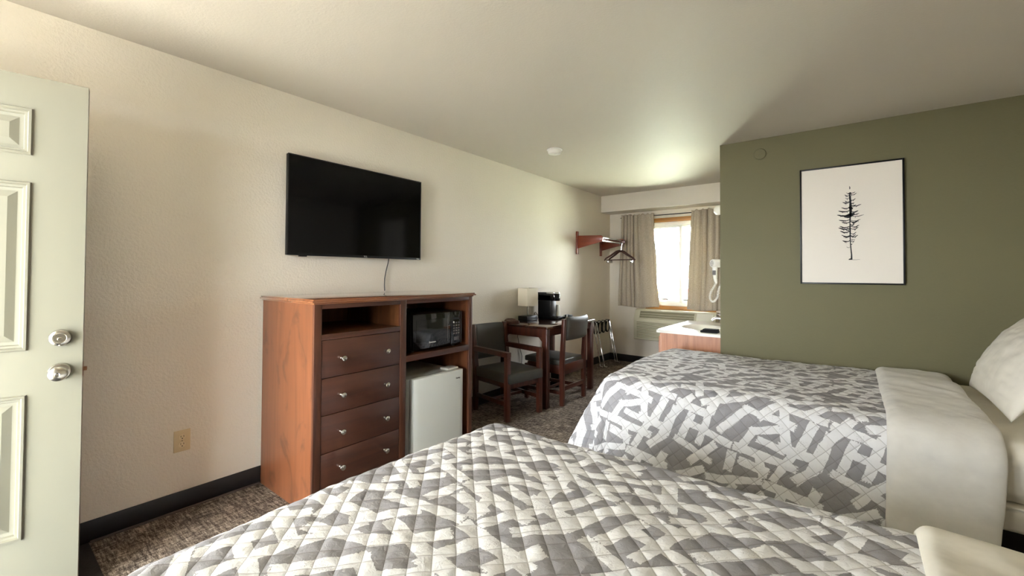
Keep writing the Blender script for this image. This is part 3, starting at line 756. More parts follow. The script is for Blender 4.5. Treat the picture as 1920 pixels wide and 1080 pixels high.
# ================================================================== CHAIRS
def cushion(x0, x1, y0, y1, z0, z1, crown=0.012, n=15):
    bb = B(); bb.box(x0, x1, y0, y1, z0, z1, 0.014, 3)
    bmesh.ops.subdivide_edges(bb.b, edges=[e for e in bb.b.edges if e.calc_length() > 0.1], cuts=6, use_grid_fill=True)
    for w_ in bb.b.verts:
        a = (w_.co.x-x0)/(x1-x0)*2-1; c = (w_.co.y-y0)/(y1-y0)*2-1
        if w_.co.z > (z0+z1)/2: w_.co.z += crown*max(0, (1-a*a))*max(0, (1-c*c))
    return bb
def corner_cut(a, r):
    d = max(0.0, 1-min(a, 1-a)/0.09); return r*(1-math.sqrt(max(0.0, 1-d*d)))
def curved_pad(y0, y1, zf, x_of_z, thick, bow, nz=12, ny=28):
    """upholstered back, bowed across its width; zf(yfrac) -> (z0, z1)"""
    ring = []
    P = np.zeros((2*(nz+1), ny+1, 3))
    for j in range(ny+1):
        a = j/ny; y = y0+(y1-y0)*a; k = bow*(1-(2*a-1)**2); z0, z1 = zf(a)
        edge = min(1, min(a, 1-a)/0.06)**0.5
        for i in range(nz+1):
            c = i/nz; z = z0+(z1-z0)*c; e2 = min(1, min(c, 1-c)/0.12)**0.5; th = thick/2*max(0.30, edge*max(0.40, e2))
            P[i, j] = (x_of_z(z)+k-th, y, z); P[2*nz+1-i, j] = (x_of_z(z)+k+th, y, z)
    bb = B(); bb.grid(P, closed_u=True)
    bmesh.ops.holes_fill(bb.b, edges=[e for e in bb.b.edges if e.is_boundary])
    return bb

# armchair, turned slightly, between dresser and desk
ac = thing('armchair', (0.322, 3.150, 0), 'mahogany armchair with charcoal vinyl seat beside the dresser', 'chair', R(-9.7))
for y in (-0.2, 0.2):
    obj('leg', B().box(0.205, 0.250, y-0.022, y+0.022, 0, 0.560, 0.004), 'mahog', ac, local=True)
    obj('leg', B().prism([(-0.245, 0), (-0.200, 0), (-0.200, 0.40), (-0.255, 0.80), (-0.290, 0.80), (-0.245, 0.40)], 'y', y-0.020, y+0.020, 0.003), 'mahog', ac, local=True)
    obj('armrest', B().box(-0.235, 0.252, y-0.024, y+0.024, 0.555, 0.600, 0.006), 'mahog', ac, local=True)
    obj('stretcher', B().box(-0.205, 0.21, y-0.011, y+0.011, 0.13, 0.165, 0.003), 'mahog', ac, local=True)
obj('seat_rail', B().box(-0.205, 0.232, -0.18, 0.18, 0.275, 0.335, 0.003), 'mahog', ac, local=True)
obj('seat', cushion(-0.205, 0.268, -0.212, 0.212, 0.325, 0.412), 'vinyl', ac, local=True)
obj('backrest', curved_pad(-0.19, 0.19, lambda a: (0.47+corner_cut(a, 0.01), 0.795-corner_cut(a, 0.018)), lambda z: -0.232-(z-0.42)*0.125, 0.05, -0.012), 'vinyl', ac, local=True)
obj('stretcher', B().box(-0.011+0.0, 0.011, -0.19, 0.19, 0.135, 0.160, 0.003), 'mahog', ac, local=True)

# side chair pushed under the long side of the desk
sc_ = thing('side_chair', (0.43, 3.825, 0), 'mahogany side chair with charcoal back pushed under the desk', 'chair')
for y in (3.600, 4.032):
    obj('leg', B().prism([(0.632, 0), (0.672, 0), (0.668, 0.42), (0.690, 0.845), (0.655, 0.845), (0.630, 0.42)], 'y', y-0.021, y+0.021, 0.004), 'mahog', sc_)
for y in (3.620, 4.012):
    obj('leg', B().box(0.195, 0.235, y-0.02, y+0.02, 0, 0.36, 0.003), 'mahog', sc_)
    obj('stretcher', B().box(0.23, 0.64, y-0.010, y+0.010, 0.10, 0.135, 0.003), 'mahog', sc_)
    obj('seat_rail', B().box(0.23, 0.64, y-0.010, y+0.010, 0.300, 0.385, 0.002), 'mahog', sc_)
obj('seat_rail', B().box(0.638, 0.662, 3.615, 4.015, 0.300, 0.398, 0.002), 'mahogh', sc_)
obj('seat_rail', B().box(0.205, 0.225, 3.635, 3.997, 0.300, 0.370, 0.002), 'mahogh', sc_)
obj('stretcher', B().box(0.641, 0.661, 3.615, 4.015, 0.140, 0.180, 0.003), 'mahogh', sc_)
obj('stretcher', B().box(0.41, 0.43, 3.625, 4.005, 0.105, 0.130, 0.003), 'mahogh', sc_)
obj('seat', cushion(0.19, 0.640, 3.605, 4.030, 0.385, 0.440), 'vinyl', sc_)
obj('backrest', curved_pad(3.622, 4.062, lambda a: (0.630+corner_cut(a, 0.012), 0.866-0.010*math.sin(pi*a)-corner_cut(a, 0.030)), lambda z: 0.648+(z-0.62)*0.10, 0.058, 0.022), 'vinyl', sc_)

# waste bin under the desk
wb = thing('waste_bin', (0.19, 4.23, 0), 'black waste bin on the carpet under the desk', 'bin')
b = B(); x0, x1, y0, y1 = 0.10, 0.275, 4.145, 4.305
V0 = [(x0+.015, y0+.015), (x1-.015, y0+.015), (x1-.015, y1-.015), (x0+.015, y1-.015)]
V1 = [(x0, y0), (x1, y0), (x1, y1), (x0, y1)]; V2 = [(x0+.006, y0+.006), (x1-.006, y0+.006), (x1-.006, y1-.006), (x0+.006, y1-.006)]
rings = [[b.b.verts.new((p[0], p[1], z)) for p in VV] for VV, z in ((V0, 0.001), (V1, 0.255), (V2, 0.255), (V0, 0.012))]
for A, C in zip(rings, rings[1:]):
    for k in range(4): b.b.faces.new((A[k], A[(k+1) % 4], C[(k+1) % 4], C[k]))
b.b.faces.new(rings[0]); b.b.faces.new(rings[-1])
obj('bucket', b, 'black', wb)
obj('rim', B().tube([(x0, y0, .255), (x1, y0, .255), (x1, y1, .255), (x0, y1, .255)], 0.004, 8, closed=True), 'black', wb)
obj('label_sticker', B().box(0.15, 0.165, 4.148, 4.154, 0.05, 0.17), 'whiteprint', wb)

# luggage rack folded against the wall
lr = thing('luggage_rack', (0.12, 5.67, 0), 'folded chrome luggage rack with black straps leaning in the corner', 'rack')
for k, (xt, xb) in enumerate([(0.045, 0.165), (0.075, 0.215)]):
    y0, y1 = (5.425, 5.900) if k == 0 else (5.450, 5.875)
    for y in (y0, y1):
        obj('leg', B().tube([(xt, y, 0.612), (xt+0.012, y, 0.60), (xb-0.02, y, 0.09), (xb-0.012, y, 0.04)], 0.0085, 10), 'chrome', lr)
        obj('foot', B().tube([(xb-0.012, y, 0.045), (xb+0.0, y-0.01, 0.016), (xb+0.05, y-0.02, 0.012)], 0.010, 10), 'chrome', lr)
    obj('rail', B().tube([(xt, y0-0.01, 0.612), (xt, y1+0.01, 0.612)], 0.010, 10), 'chrome', lr)
for i in range(4):
    y = 5.475+i*0.125
    a = np.linspace(0, 2*pi, 25)[:-1]
    P = [(0.062+0.018*math.sin(t)*1.0, y+0.030*math.sin(t)*(0.6-0.4*math.cos(t)), 0.535+0.088*math.cos(t)) for t in a]
    obj('strap', B().tube(P, 0.004, 8, closed=True, flat=(0.014, 0.0055)), 'strap', lr)
    obj('strap_loop', B().tube([(0.030, y, 0.612), (0.092, y, 0.612)], 0.014, 10, flat=(0.014, 0.014)), 'strap', lr)

# ================================================================== COAT SHELF WITH HANGERS
cs = thing('coat_rack', (0.2, 5.38, 1.72), 'wood bracket wall rack with chrome hanging rods near the window', 'coat rack')
for y in (5.035, 5.735):
    obj('wall_plate', B().box(0.001, 0.020, y-0.025, y+0.025, 1.555, 1.860, 0.003), 'rackwood', cs)
    poly = [(0.020, 1.632), (0.020, 1.803), (0.345, 1.792)]+[(0.345+0.04*math.sin(t), 1.752+0.04*math.cos(t)) for t in np.linspace(0.2, pi-0.7, 8)]+[(0.355, 1.706)]
    obj('bracket', B().prism(poly, 'y', y-0.010, y+0.010, 0.002), 'rackwood', cs)
for x, z in ((0.345, 1.765), (0.362, 1.722), (0.18, 1.785), (0.09, 1.785)):
    obj('rod', B().tube([(x, 5.045, z), (x, 5.725, z)], 0.0125 if x == 0.362 else 0.010, 14), 'chrome', cs)
obj('rear_rail', B().box(0.26, 0.275, 5.045, 5.725, 1.735, 1.775, 0.002), 'rackwood', cs)

def hanger(y, rz, lab):
    t = thing('clothes_hanger', (0.362, y, 1.7345), lab, 'hanger', rz, 'hangers on the coat rack')
    hook = [(0.015*math.sin(a), 0, 0.0+0.0155*math.cos(a)-0.0120) for a in np.linspace(-2.0, 1.9, 14)]
    hk = [(p[0], p[1], p[2]) for p in hook]+[(0.006, 0, -0.045), (0.002, 0, -0.085), (0, 0, -0.120)]
    obj('hook', B().tube(hk, 0.0028, 8), 'chrome', t, local=True)
    for s1 in (-1, 1):
        pts = [(0, 0, -0.118), (s1*0.04, 0, -0.128), (s1*0.12, 0, -0.182), (s1*0.19, 0, -0.222), (s1*0.215, 0.006, -0.250)]
        b = B()
        b.tube(pts, [0.014, 0.014, 0.013, 0.011, 0.009], 10, flat=None)
        obj('shoulder', b, 'mahogdark', t, local=True)
        obj('clip', B().box(s1*0.165-0.016, s1*0.165+0.016, -0.010, 0.010, -0.284, -0.248, 0.004).tube([(s1*0.165, -0.014, -0.255), (s1*0.165, 0.014, -0.255)], 0.006, 8), 'chrome', t, local=True)
    obj('bar', B().tube([(-0.195, 0, -0.242), (0.195, 0, -0.242)], 0.0055, 10), 'mahogdark', t, local=True)
    return t
M['mahogdark'] = wood('dark_hanger_wood', rgb(48, 20, 14), rgb(66, 30, 22), rgb(80, 40, 28), 0, 0.3, 0, 0.2)
hanger(5.585, R(6), 'dark wood clothes hanger with chrome clips, first on the rod')
hanger(5.655, R(-9), 'dark wood clothes hanger with chrome clips, second on the rod nearer the window')

# ================================================================== CURTAINS
def curtain(x0t, x1t, x0b, x1b, seed, folds, lab):
    """folds: (position across, width, depth) of each pleat; the rest hangs nearly flat"""
    nu, nv = 160, 60
    t = np.linspace(0, 1, nu)[:, None]; s_ = np.linspace(0, 1, nv)[None, :]
    zt, zb = 2.155, 0.822
    y = 5.985+0.010*np.sin(2*pi*2.2*t+seed)*(0.4+s_)+0.006*np.sin(5*s_+6*t+seed)
    x = (x0t+(x1t-x0t)*t)*(1-s_)+(x0b+(x1b-x0b)*t)*s_
    for (p, w_, a) in folds:
        pc = p+0.02*np.sin(3*s_+seed+9*p)*s_
        d = (t-pc)/(w_*(0.8+0.5*s_))
        y = y-a*np.exp(-d*d)*(1.0-0.15*s_)
        x = x+0.45*a*d*np.exp(-d*d)
    x = x+0.006*np.sin(14*s_+seed)*(t > 0.97)
    z = zt+(zb-zt)*s_+0.010*np.sin(7*t+seed)*s_+0.010*np.sin(46*t+seed)*np.exp(-s_*30)
    y = np.minimum(y, 6.05)
    P = np.stack([x+0*s_, y+0*s_, z+0*t], -1)
    o = npmesh('curtain', P, 'curtain')
    md = o.modifiers.new('cloth_thickness', 'SOLIDIFY'); md.thickness = 0.003; md.offset = 0
    tag(o, lab, 'curtain', 'curtains at the back window')
    return o
curtain(0.235, 0.692, 0.190, 0.778, 1, [(0.03, 0.03, 0.05), (0.15, 0.045, 0.060), (0.27, 0.035, 0.055), (0.36, 0.022, 0.05), (0.47, 0.05, 0.055), (0.70, 0.10, 0.022), (0.98, 0.03, 0.02)], 'oatmeal linen curtain on the coat rack side of the window')
curtain(1.222, 1.80, 1.160, 1.80, 3, [(0.02, 0.03, 0.02), (0.16, 0.05, 0.03), (0.30, 0.035, 0.060), (0.42, 0.06, 0.05), (0.56, 0.03, 0.055), (0.70, 0.05, 0.05), (0.86, 0.05, 0.05)], 'oatmeal linen curtain on the sink side of the window')
cr = thing('curtain_rod', (1.03, 5.985, 2.128), 'thin dark curtain rod above the small back window', 'rod')
obj('rod', B().tube([(0.20, 6.010, 2.128), (1.82, 6.010, 2.128)], 0.006, 10), 'black', cr)
for x in (0.20, 1.82): obj('bracket', B().tube([(x, 6.010, 2.128), (x, 6.063, 2.128)], 0.006, 8), 'black', cr)

# ================================================================== WALL AIR CONDITIONER
pt = thing('air_conditioner', (1.0, 5.95, 0.37), 'almond wall air conditioner with louvered front under the window', 'air conditioner')
A0, A1 = 0.462, 1.535
poly = [(YB, 0.372), (5.866, 0.372), (5.852, 0.386), (5.852, 0.655), (5.858, 0.668), (5.912, 0.776), (5.930, 0.792), (5.952, 0.799), (YB, 0.799)]
obj('cabinet', B().prism(poly, 'x', A0, A1, 0.005), 'ptac', pt)
gx0, gx1 = 0.545, 1.275
dn = Vector((0, -(0.776-0.668), -(5.858-5.912))).normalized()  # outward normal of the slope
def slope(x, tt, off): # tt 0..1 up the slope
    y = 5.858+(5.912-5.858)*tt; z = 0.668+(0.776-0.668)*tt
    n_ = Vector((0, -0.894, 0.447)); return Vector((x, y, z))+n_*off
b = B()
vs = [b.b.verts.new(slope(x, tt, off)) for off in (0.0005, 0.003) for x, tt in ((gx0, 0.10), (gx1, 0.10), (gx1, 0.95), (gx0, 0.95))]
for q in [(0, 1, 2, 3), (4, 5, 6, 7), (0, 1, 5, 4), (1, 2, 6, 5), (2, 3, 7, 6), (3, 0, 4, 7)]: b.b.faces.new([vs[i] for i in q])
dg = obj('discharge_grille', b, 'ptacdark', pt)
for tt in (0.36, 0.64):
    obj('vane', B().beam(slope(gx0+0.004, tt, 0.007), slope(gx1-0.004, tt, 0.007), 0.004, 0.010, 0, (0, -0.894, 0.447)), 'ptac', dg)
b = B()
for x0, x1, t0, t1 in ((gx0-0.012, gx1+0.012, 0.02, 0.10), (gx0-0.012, gx1+0.012, 0.95, 1.02), (gx0-0.012, gx0, 0.1, 0.95), (gx1, gx1+0.012, 0.1, 0.95)):
    v0 = [slope(x, tt, off) for off in (0, 0.014) for x, tt in ((x0, t0), (x1, t0), (x1, t1), (x0, t1))]
    vv = [b.b.verts.new(c) for c in v0]
    for q in [(0, 1, 2, 3), (4, 5, 6, 7), (0, 1, 5, 4), (1, 2, 6, 5), (2, 3, 7, 6), (3, 0, 4, 7)]: b.b.faces.new([vv[i] for i in q])
obj('grille_frame', b, 'ptac', pt)
b = B()
v0 = [slope(x, tt, off) for off in (0, 0.010) for x, tt in ((1.305, 0.02), (1.500, 0.02), (1.500, 1.0), (1.305, 1.0))]
vv = [b.b.verts.new(c) for c in v0]
for q in [(0, 1, 2, 3), (4, 5, 6, 7), (0, 1, 5, 4), (1, 2, 6, 5), (2, 3, 7, 6), (3, 0, 4, 7)]: b.b.faces.new([vv[i] for i in q])
obj('control_lid', b, 'ptac_lit', pt)
lo = obj('intake_recess', B().box(A0+0.045, A1-0.045, 5.8495, 5.853, 0.405, 0.632), 'ptacdark', pt)
for i in range(12):
    z = 0.410+i*0.0193
    obj('louver', B().prism([(5.8505, z), (5.838, z+0.002), (5.838, z+0.008), (5.8505, z+0.0125)], 'x', A0+0.045, A1-0.045), 'ptac', lo)

# ================================================================== VANITY
vn = thing('vanity', (1.65, 4.80, 0), 'oak bathroom vanity with a white sink top beyond the far bed', 'vanity')
VX0, VX1, VY0, VY1, VZ = 1.345, XP-0.002, 4.250, 5.350, 0.740
obj('side_panel', B().box(1.392, VX1, VY0+0.012, VY0+0.030, 0.09, VZ-0.028), 'oak', vn)['label'] = 'flat oak end panel'
obj('side_panel', B().box(1.392, VX1, VY1-0.03, VY1-0.012, 0.09, VZ-0.028), 'oak', vn)
obj('face_frame', B().box(1.376, 1.392, VY0+0.012, VY1-0.012, 0.09, VZ-0.028, 0.002), 'oak', vn)
obj('toe_kick', B().box(1.44, VX1, VY0+0.03, VY1-0.03, 0, 0.09), 'black', vn)
for y0, y1 in ((VY0+0.03, 4.785), (4.815, VY1-0.03)):
    d_ = obj('door', B().box(1.358, 1.376, y0, y1, 0.13, 0.672, 0.004), 'oak', vn)
    obj('handle', B().lathe([(0, 0), (0.006, 0), (0.006, 0.012), (0.014, 0.016), (0.012, 0.024), (0, 0.026)], (1.358, 4.74 if y0 < 4.5 else 4.86, 0.60), (-1, 0, 0), 16), 'nickel', d_)
# countertop with a moulded oval bowl
b = B(); cx_, cy_, rx, ry = 1.655, 4.72, 0.185, 0.245; nseg = 64
def rect_pt(t):
    c, s_ = math.cos(t), math.sin(t)
    hx0, hx1, hy0, hy1 = VX0-cx_, VX1-cx_, VY0-cy_, VY1-cy_
    k = 1e9
    if c > 1e-9: k = min(k, hx1/c)
    if c < -1e-9: k = min(k, hx0/c)
    if s_ > 1e-9: k = min(k, hy1/s_)
    if s_ < -1e-9: k = min(k, hy0/s_)
    return cx_+c*k, cy_+s_*k
angs = sorted([2*pi*i/nseg for i in range(nseg)]+[math.atan2(y-cy_, x-cx_) % (2*pi) for x in (VX0, VX1) for y in (VY0, VY1)])
rings = []
rings.append([b.b.verts.new((cx_, cy_, VZ-0.03)) for a in angs])
for k_, zz in ((0.0, VZ-0.030), (0.0, VZ-0.004), (0.006, VZ)):
    rings.append([b.b.verts.new((lambda p: (p[0]+(cx_-p[0])*k_*3, p[1]+(cy_-p[1])*k_*3, zz))(rect_pt(a))) for a in angs])
for fr_, zz in ((1.10, VZ+0.001), (1.06, VZ+0.004), (1.0, VZ), (0.93, VZ-0.03), (0.82, VZ-0.08), (0.62, VZ-0.115), (0.3, VZ-0.128), (0.08, VZ-0.130)):
    rings.append([b.b.verts.new((cx_+rx*fr_*math.cos(a), cy_+ry*fr_*math.sin(a), zz)) for a in angs])
for A, C in zip(rings[1:], rings[2:]):
    for k in range(len(angs)): b.b.faces.new((A[k], A[(k+1) % len(angs)], C[(k+1) % len(angs)], C[k]))
b.b.faces.new(rings[-1])
for v_ in rings[0]: b.b.verts.remove(v_)
obj('countertop', b, 'porcelain', vn)['label'] = 'white moulded top with an oval bowl'
obj('backsplash', B().box(VX1-0.018, VX1, VY0, VY1, VZ, VZ+0.09, 0.004), 'porcelain', vn)
obj('drain', B().lathe([(0, 0), (0.022, 0), (0.018, 0.003), (0, 0.003)], (cx_, cy_, VZ-0.130), (0, 0, 1), 20), 'chrome', vn)
fc = thing('faucet', (1.88, 4.72, VZ), 'chrome sink faucet with a lever handle on the vanity top', 'faucet')
obj('base', B().box(1.852, 1.912, 4.63, 4.81, VZ, VZ+0.018, 0.008), 'chrome', fc)
obj('spout', B().tube([(1.885, 4.72, VZ+0.012), (1.880, 4.72, VZ+0.075), (1.850, 4.72, VZ+0.105), (1.790, 4.72, VZ+0.105), (1.755, 4.72, VZ+0.080)], [0.022, 0.020, 0.017, 0.014, 0.012], 14), 'chrome', fc)
obj('handle', B().tube([(1.885, 4.72, VZ+0.10), (1.88, 4.72, VZ+0.135), (1.80, 4.73, VZ+0.150)], [0.014, 0.012, 0.008], 12), 'chrome', fc)
wc = thing('folded_washcloth', (1.82, 4.34, VZ), 'folded black washcloth on the near edge of the white vanity top', 'washcloth')
obj('fold', B().box(1.745, 1.900, 4.290, 4.385, VZ+0.001, VZ+0.020, 0.008, 3), 'blackcloth', wc)
obj('fold', B().box(1.765, 1.895, 4.300, 4.385, VZ+0.019, VZ+0.034, 0.007, 3), 'blackcloth', wc)

# hair dryer in its wall holder, on the return wall
hd = thing('hair_dryer', (1.85, 4.60, 1.30), 'white wall mounted hair dryer with a coiled cord beside the curtain', 'hair dryer')
obj('wall_holder', B().box(1.895, XP-0.002, 4.55, 4.66, 1.20, 1.33, 0.012), 'white', hd)
b = B(); b.lathe([(0, 0.0), (0.036, 0.0), (0.042, 0.006), (0.043, 0.05), (0.040, 0.10), (0.034, 0.145), (0.033, 0.155), (0, 0.155)], (1.790, 4.580, 1.400), (0.72, 0.69, 0.02), 28)
bo = obj('barrel', b, 'white', hd)
ax_ = Vector((0.72, 0.69, 0.02)).normalized(); c0 = Vector((1.790, 4.580, 1.400))
obj('intake_disc', B().lathe([(0, 0), (0.031, 0), (0.031, 0.002), (0, 0.002)], c0-ax_*0.0025, ax_, 28), 'keys', bo)
sx_ = Vector((ax_.y, -ax_.x, 0)).normalized(); uz = Vector((0, 0, 1))
b = B()
for k in (-0.014, 0, 0.014):
    hl = math.sqrt(0.031**2-k*k)
    b.tube([c0-ax_*0.004+sx_*k-uz*hl, c0-ax_*0.004+sx_*k+uz*hl], 0.0022, 6); b.tube([c0-ax_*0.004+uz*k-sx_*hl, c0-ax_*0.004+uz*k+sx_*hl], 0.0022, 6)
b.tube([c0-ax_*0.004+sx_*0.033*math.cos(t)+uz*0.033*math.sin(t) for t in np.linspace(0, 2*pi, 25)[:-1]], 0.0045, 8, closed=True)
obj('intake_grille', b, 'white', bo)
hn = obj('handle', B().tube([(1.812, 4.60, 1.375), (1.808, 4.60, 1.32), (1.812, 4.602, 1.25), (1.822, 4.605, 1.205)], [0.024, 0.022, 0.017, 0.011], 14), 'white', hd)
obj('switch', B().box(1.792, 1.822, 4.574, 4.582, 1.285, 1.330, 0.003), 'keys', hn)
path = [Vector(q) for q in [(1.822, 4.605, 1.205), (1.800, 4.595, 1.165), (1.772, 4.59, 1.110), (1.765, 4.59, 1.055), (1.785, 4.59, 1.020), (1.812, 4.595, 1.030), (1.835, 4.60, 1.075), (1.842, 4.605, 1.140), (1.862, 4.61, 1.185), (1.90, 4.61, 1.215)]]
def catmull(ps, n):
    out = []
    for i in range(len(ps)-1):
        p0 = ps[max(0, i-1)]; p1 = ps[i]; p2 = ps[i+1]; p3 = ps[min(len(ps)-1, i+2)]
        for k in range(n):
            t = k/n
            out.append(0.5*((2*p1)+(p2-p0)*t+(2*p0-5*p1+4*p2-p3)*t*t+(-p0+3*p1-3*p2+p3)*t**3))
    out.append(ps[-1]); return out
cl_ = catmull(path, 60); coil = []
for i, p in enumerate(cl_):
    d = (cl_[min(i+1, len(cl_)-1)]-cl_[max(i-1, 0)]).normalized(); s1 = d.cross(Vector((0, 1, 0))).normalized(); t1 = d.cross(s1)
    a = i*2*pi/13; coil.append(p+s1*0.009*math.cos(a)+t1*0.009*math.sin(a))
obj('coiled_cord', B().tube(coil, 0.0026, 6), 'white', hd)

# vanity light globe on the return wall
vl = thing('wall_light', (1.88, 4.80, 1.95), 'white frosted globe light high on the wall above the sink', 'light')
obj('globe', B().lathe([(0.0, -0.052), (0.026, -0.046), (0.046, -0.026), (0.053, 0), (0.046, 0.026), (0.026, 0.046), (0.018, 0.052), (0.018, 0.07), (0.0, 0.07)], (1.806, 4.80, 1.958), (0.8, 0, -0.6), 26), 'globe', vl)
obj('arm', B().tube([(1.855, 4.80, 1.92), (1.90, 4.80, 1.895), (1.957, 4.80, 1.895)], 0.010, 10), 'white', vl)
obj('back_bar', B().box(1.935, 1.958, 4.70, 5.30, 1.86, 1.93, 0.006), 'white', vl)

# smoke detector and painted cover plate
sd = thing('smoke_detector', (0.717, 3.342, H), 'round white smoke detector on the ceiling', 'detector')
obj('base', B().lathe([(0, 0), (0.070, 0), (0.072, 0.008), (0.066, 0.012), (0, 0.012)], (0.717, 3.342, H-0.001), (0, 0, -1), 32), 'white', sd)
obj('cover', B().lathe([(0, 0), (0.062, 0), (0.062, 0.018), (0.056, 0.030), (0.030, 0.036), (0, 0.036)], (0.717, 3.342, H-0.012), (0, 0, -1), 32), 'white', sd)
obj('test_button', B().lathe([(0, 0), (0.013, 0), (0.010, 0.005), (0, 0.006)], (0.735, 3.33, H-0.047), (0, 0, -1), 18), 'white', sd)
cpl = obj('blank_cover_plate', B().lathe([(0, 0), (0.046, 0), (0.046, 0.009), (0.041, 0.013), (0, 0.013)], (2.271, YG, 2.309), (0, -1, 0), 36), 'green')
tag(cpl, 'round blank cover plate painted the same olive green as the wall', 'cover plate')

# ================================================================== FRAMED PRINT
fx0, fx1, fz0, fz1 = 2.5508, 3.1703, 1.2178, 2.1251
pf = thing('framed_print', (2.86, YG, 1.67), 'black framed ink drawing of a lone pine on the green wall', 'picture')
b = B(); t_ = 0.011
for q in [(fx0, fx0+t_, fz0, fz1), (fx1-t_, fx1, fz0, fz1), (fx0+t_, fx1-t_, fz0, fz0+t_), (fx0+t_, fx1-t_, fz1-t_, fz1)]:
    b.box(q[0], q[1], YG-0.026, YG-0.002, q[2], q[3], 0.0012)
obj('frame', b, 'black', pf)
pr_ = obj('print', B().box(fx0+t_, fx1-t_, YG-0.020, YG-0.010, fz0+t_, fz1-t_), 'paper', pf)
b = B(); YP = YG-0.0204
def ax(px): return 2.864+(px-275)*(0.159/320)
def az(py): return 1.963-(py-115)*(0.561/885)
def brush(pts, ws):
    L = []; Rr = []
    for i, (px, py) in enumerate(pts):
        a = pts[max(0, i-1)]; c = pts[min(len(pts)-1, i+1)]
        dx, dy = c[0]-a[0], c[1]-a[1]; l = math.hypot(dx, dy) or 1
        nx, ny = -dy/l*ws[i]/2, dx/l*ws[i]/2
        L.append(b.b.verts.new((ax(px+nx), YP, az(py+ny)))); Rr.append(b.b.verts.new((ax(px-nx), YP, az(py-ny))))
    for i in range(len(pts)-1): b.b.faces.new((L[i], L[i+1], Rr[i+1], Rr[i]))
rnd = random.Random(11)
brush([(272, 118), (276, 140), (274, 158)], [4, 13, 5])
brush([(274, 200), (277, 250), (281, 300), (283, 380), (284, 420), (278, 480), (274, 560), (276, 640), (276, 760), (283, 860), (291, 940), (290, 998)], [10, 26, 22, 34, 30, 20, 11, 18, 12, 14, 16, 22])
brush([(255, 996), (275, 990), (298, 996)], [8, 18, 6]); brush([(298, 998), (345, 999), (390, 995)], [4, 3, 2])
BR = [(212,218,8),(232,192,4),(340,192,7),(358,208,7),(218,258,5),(215,292,8),(186,306,10),(330,320,8),(345,272,8),(350,345,8),(172,370,10),(410,345,9),(135,408,13),(375,418,12),(385,450,8),(120,455,14),(440,470,6),
      (140,518,11),(175,545,11),(400,522,7),(370,540,12),(150,595,12),(385,590,10),(135,612,13),(375,615,9),(210,630,9),(155,652,13),(350,672,8),(170,700,9),(370,708,9),(200,712,14),(182,768,11),(335,752,5),(330,770,6),(230,842,4),(300,808,8),(345,700,8),(325,575,12)]
for (ex, ey, w_) in BR:
    tx = 277; s1 = 1 if ex > tx else -1; d = abs(ex-tx)
    y0 = ey+rnd.uniform(-2, 6)+(6 if d > 60 else 2)
    pts = [(tx, y0-4), (tx+s1*d*0.3, y0+8), (tx+s1*d*0.6, y0+9+rnd.uniform(-3, 3)), (tx+s1*d*0.85, ey+5), (ex, ey)]
    brush(pts, [w_*0.9, w_*0.8, w_*1.25, w_*1.0, w_*0.35])
    if d > 50:
        for q in range(2): 
            f_ = rnd.uniform(0.25, 0.8); brush([(tx+s1*d*f_, y0+6), (tx+s1*d*f_+rnd.uniform(-14, 4)*s1, y0+20+rnd.uniform(0, 10))], [w_*0.8, 2])
brush([(180, 462), (215, 478), (250, 478), (290, 462), (330, 450)], [6, 26, 46, 48, 14])
brush([(258, 372), (285, 380), (312, 392)], [10, 44, 8]); brush([(295, 545), (318, 560), (322, 580)], [8, 22, 3]); brush([(248, 210), (276, 206), (296, 206)], [6, 22, 6])
obj('ink_drawing', b, 'ink', pr_, smooth=0)

# ================================================================== BEDS
def profile(d, r, flare):
    """arc of radius r turning down, then straight slope at 'flare' from vertical -> (out, drop)"""
    th = pi/2-flare; L = r*th
    a = np.minimum(d, L)/r
    out = r*np.sin(a); drop = r*(1-np.cos(a))
    ex = np.maximum(0, d-L)
    return out+ex*np.sin(flare), drop+ex*np.cos(flare)

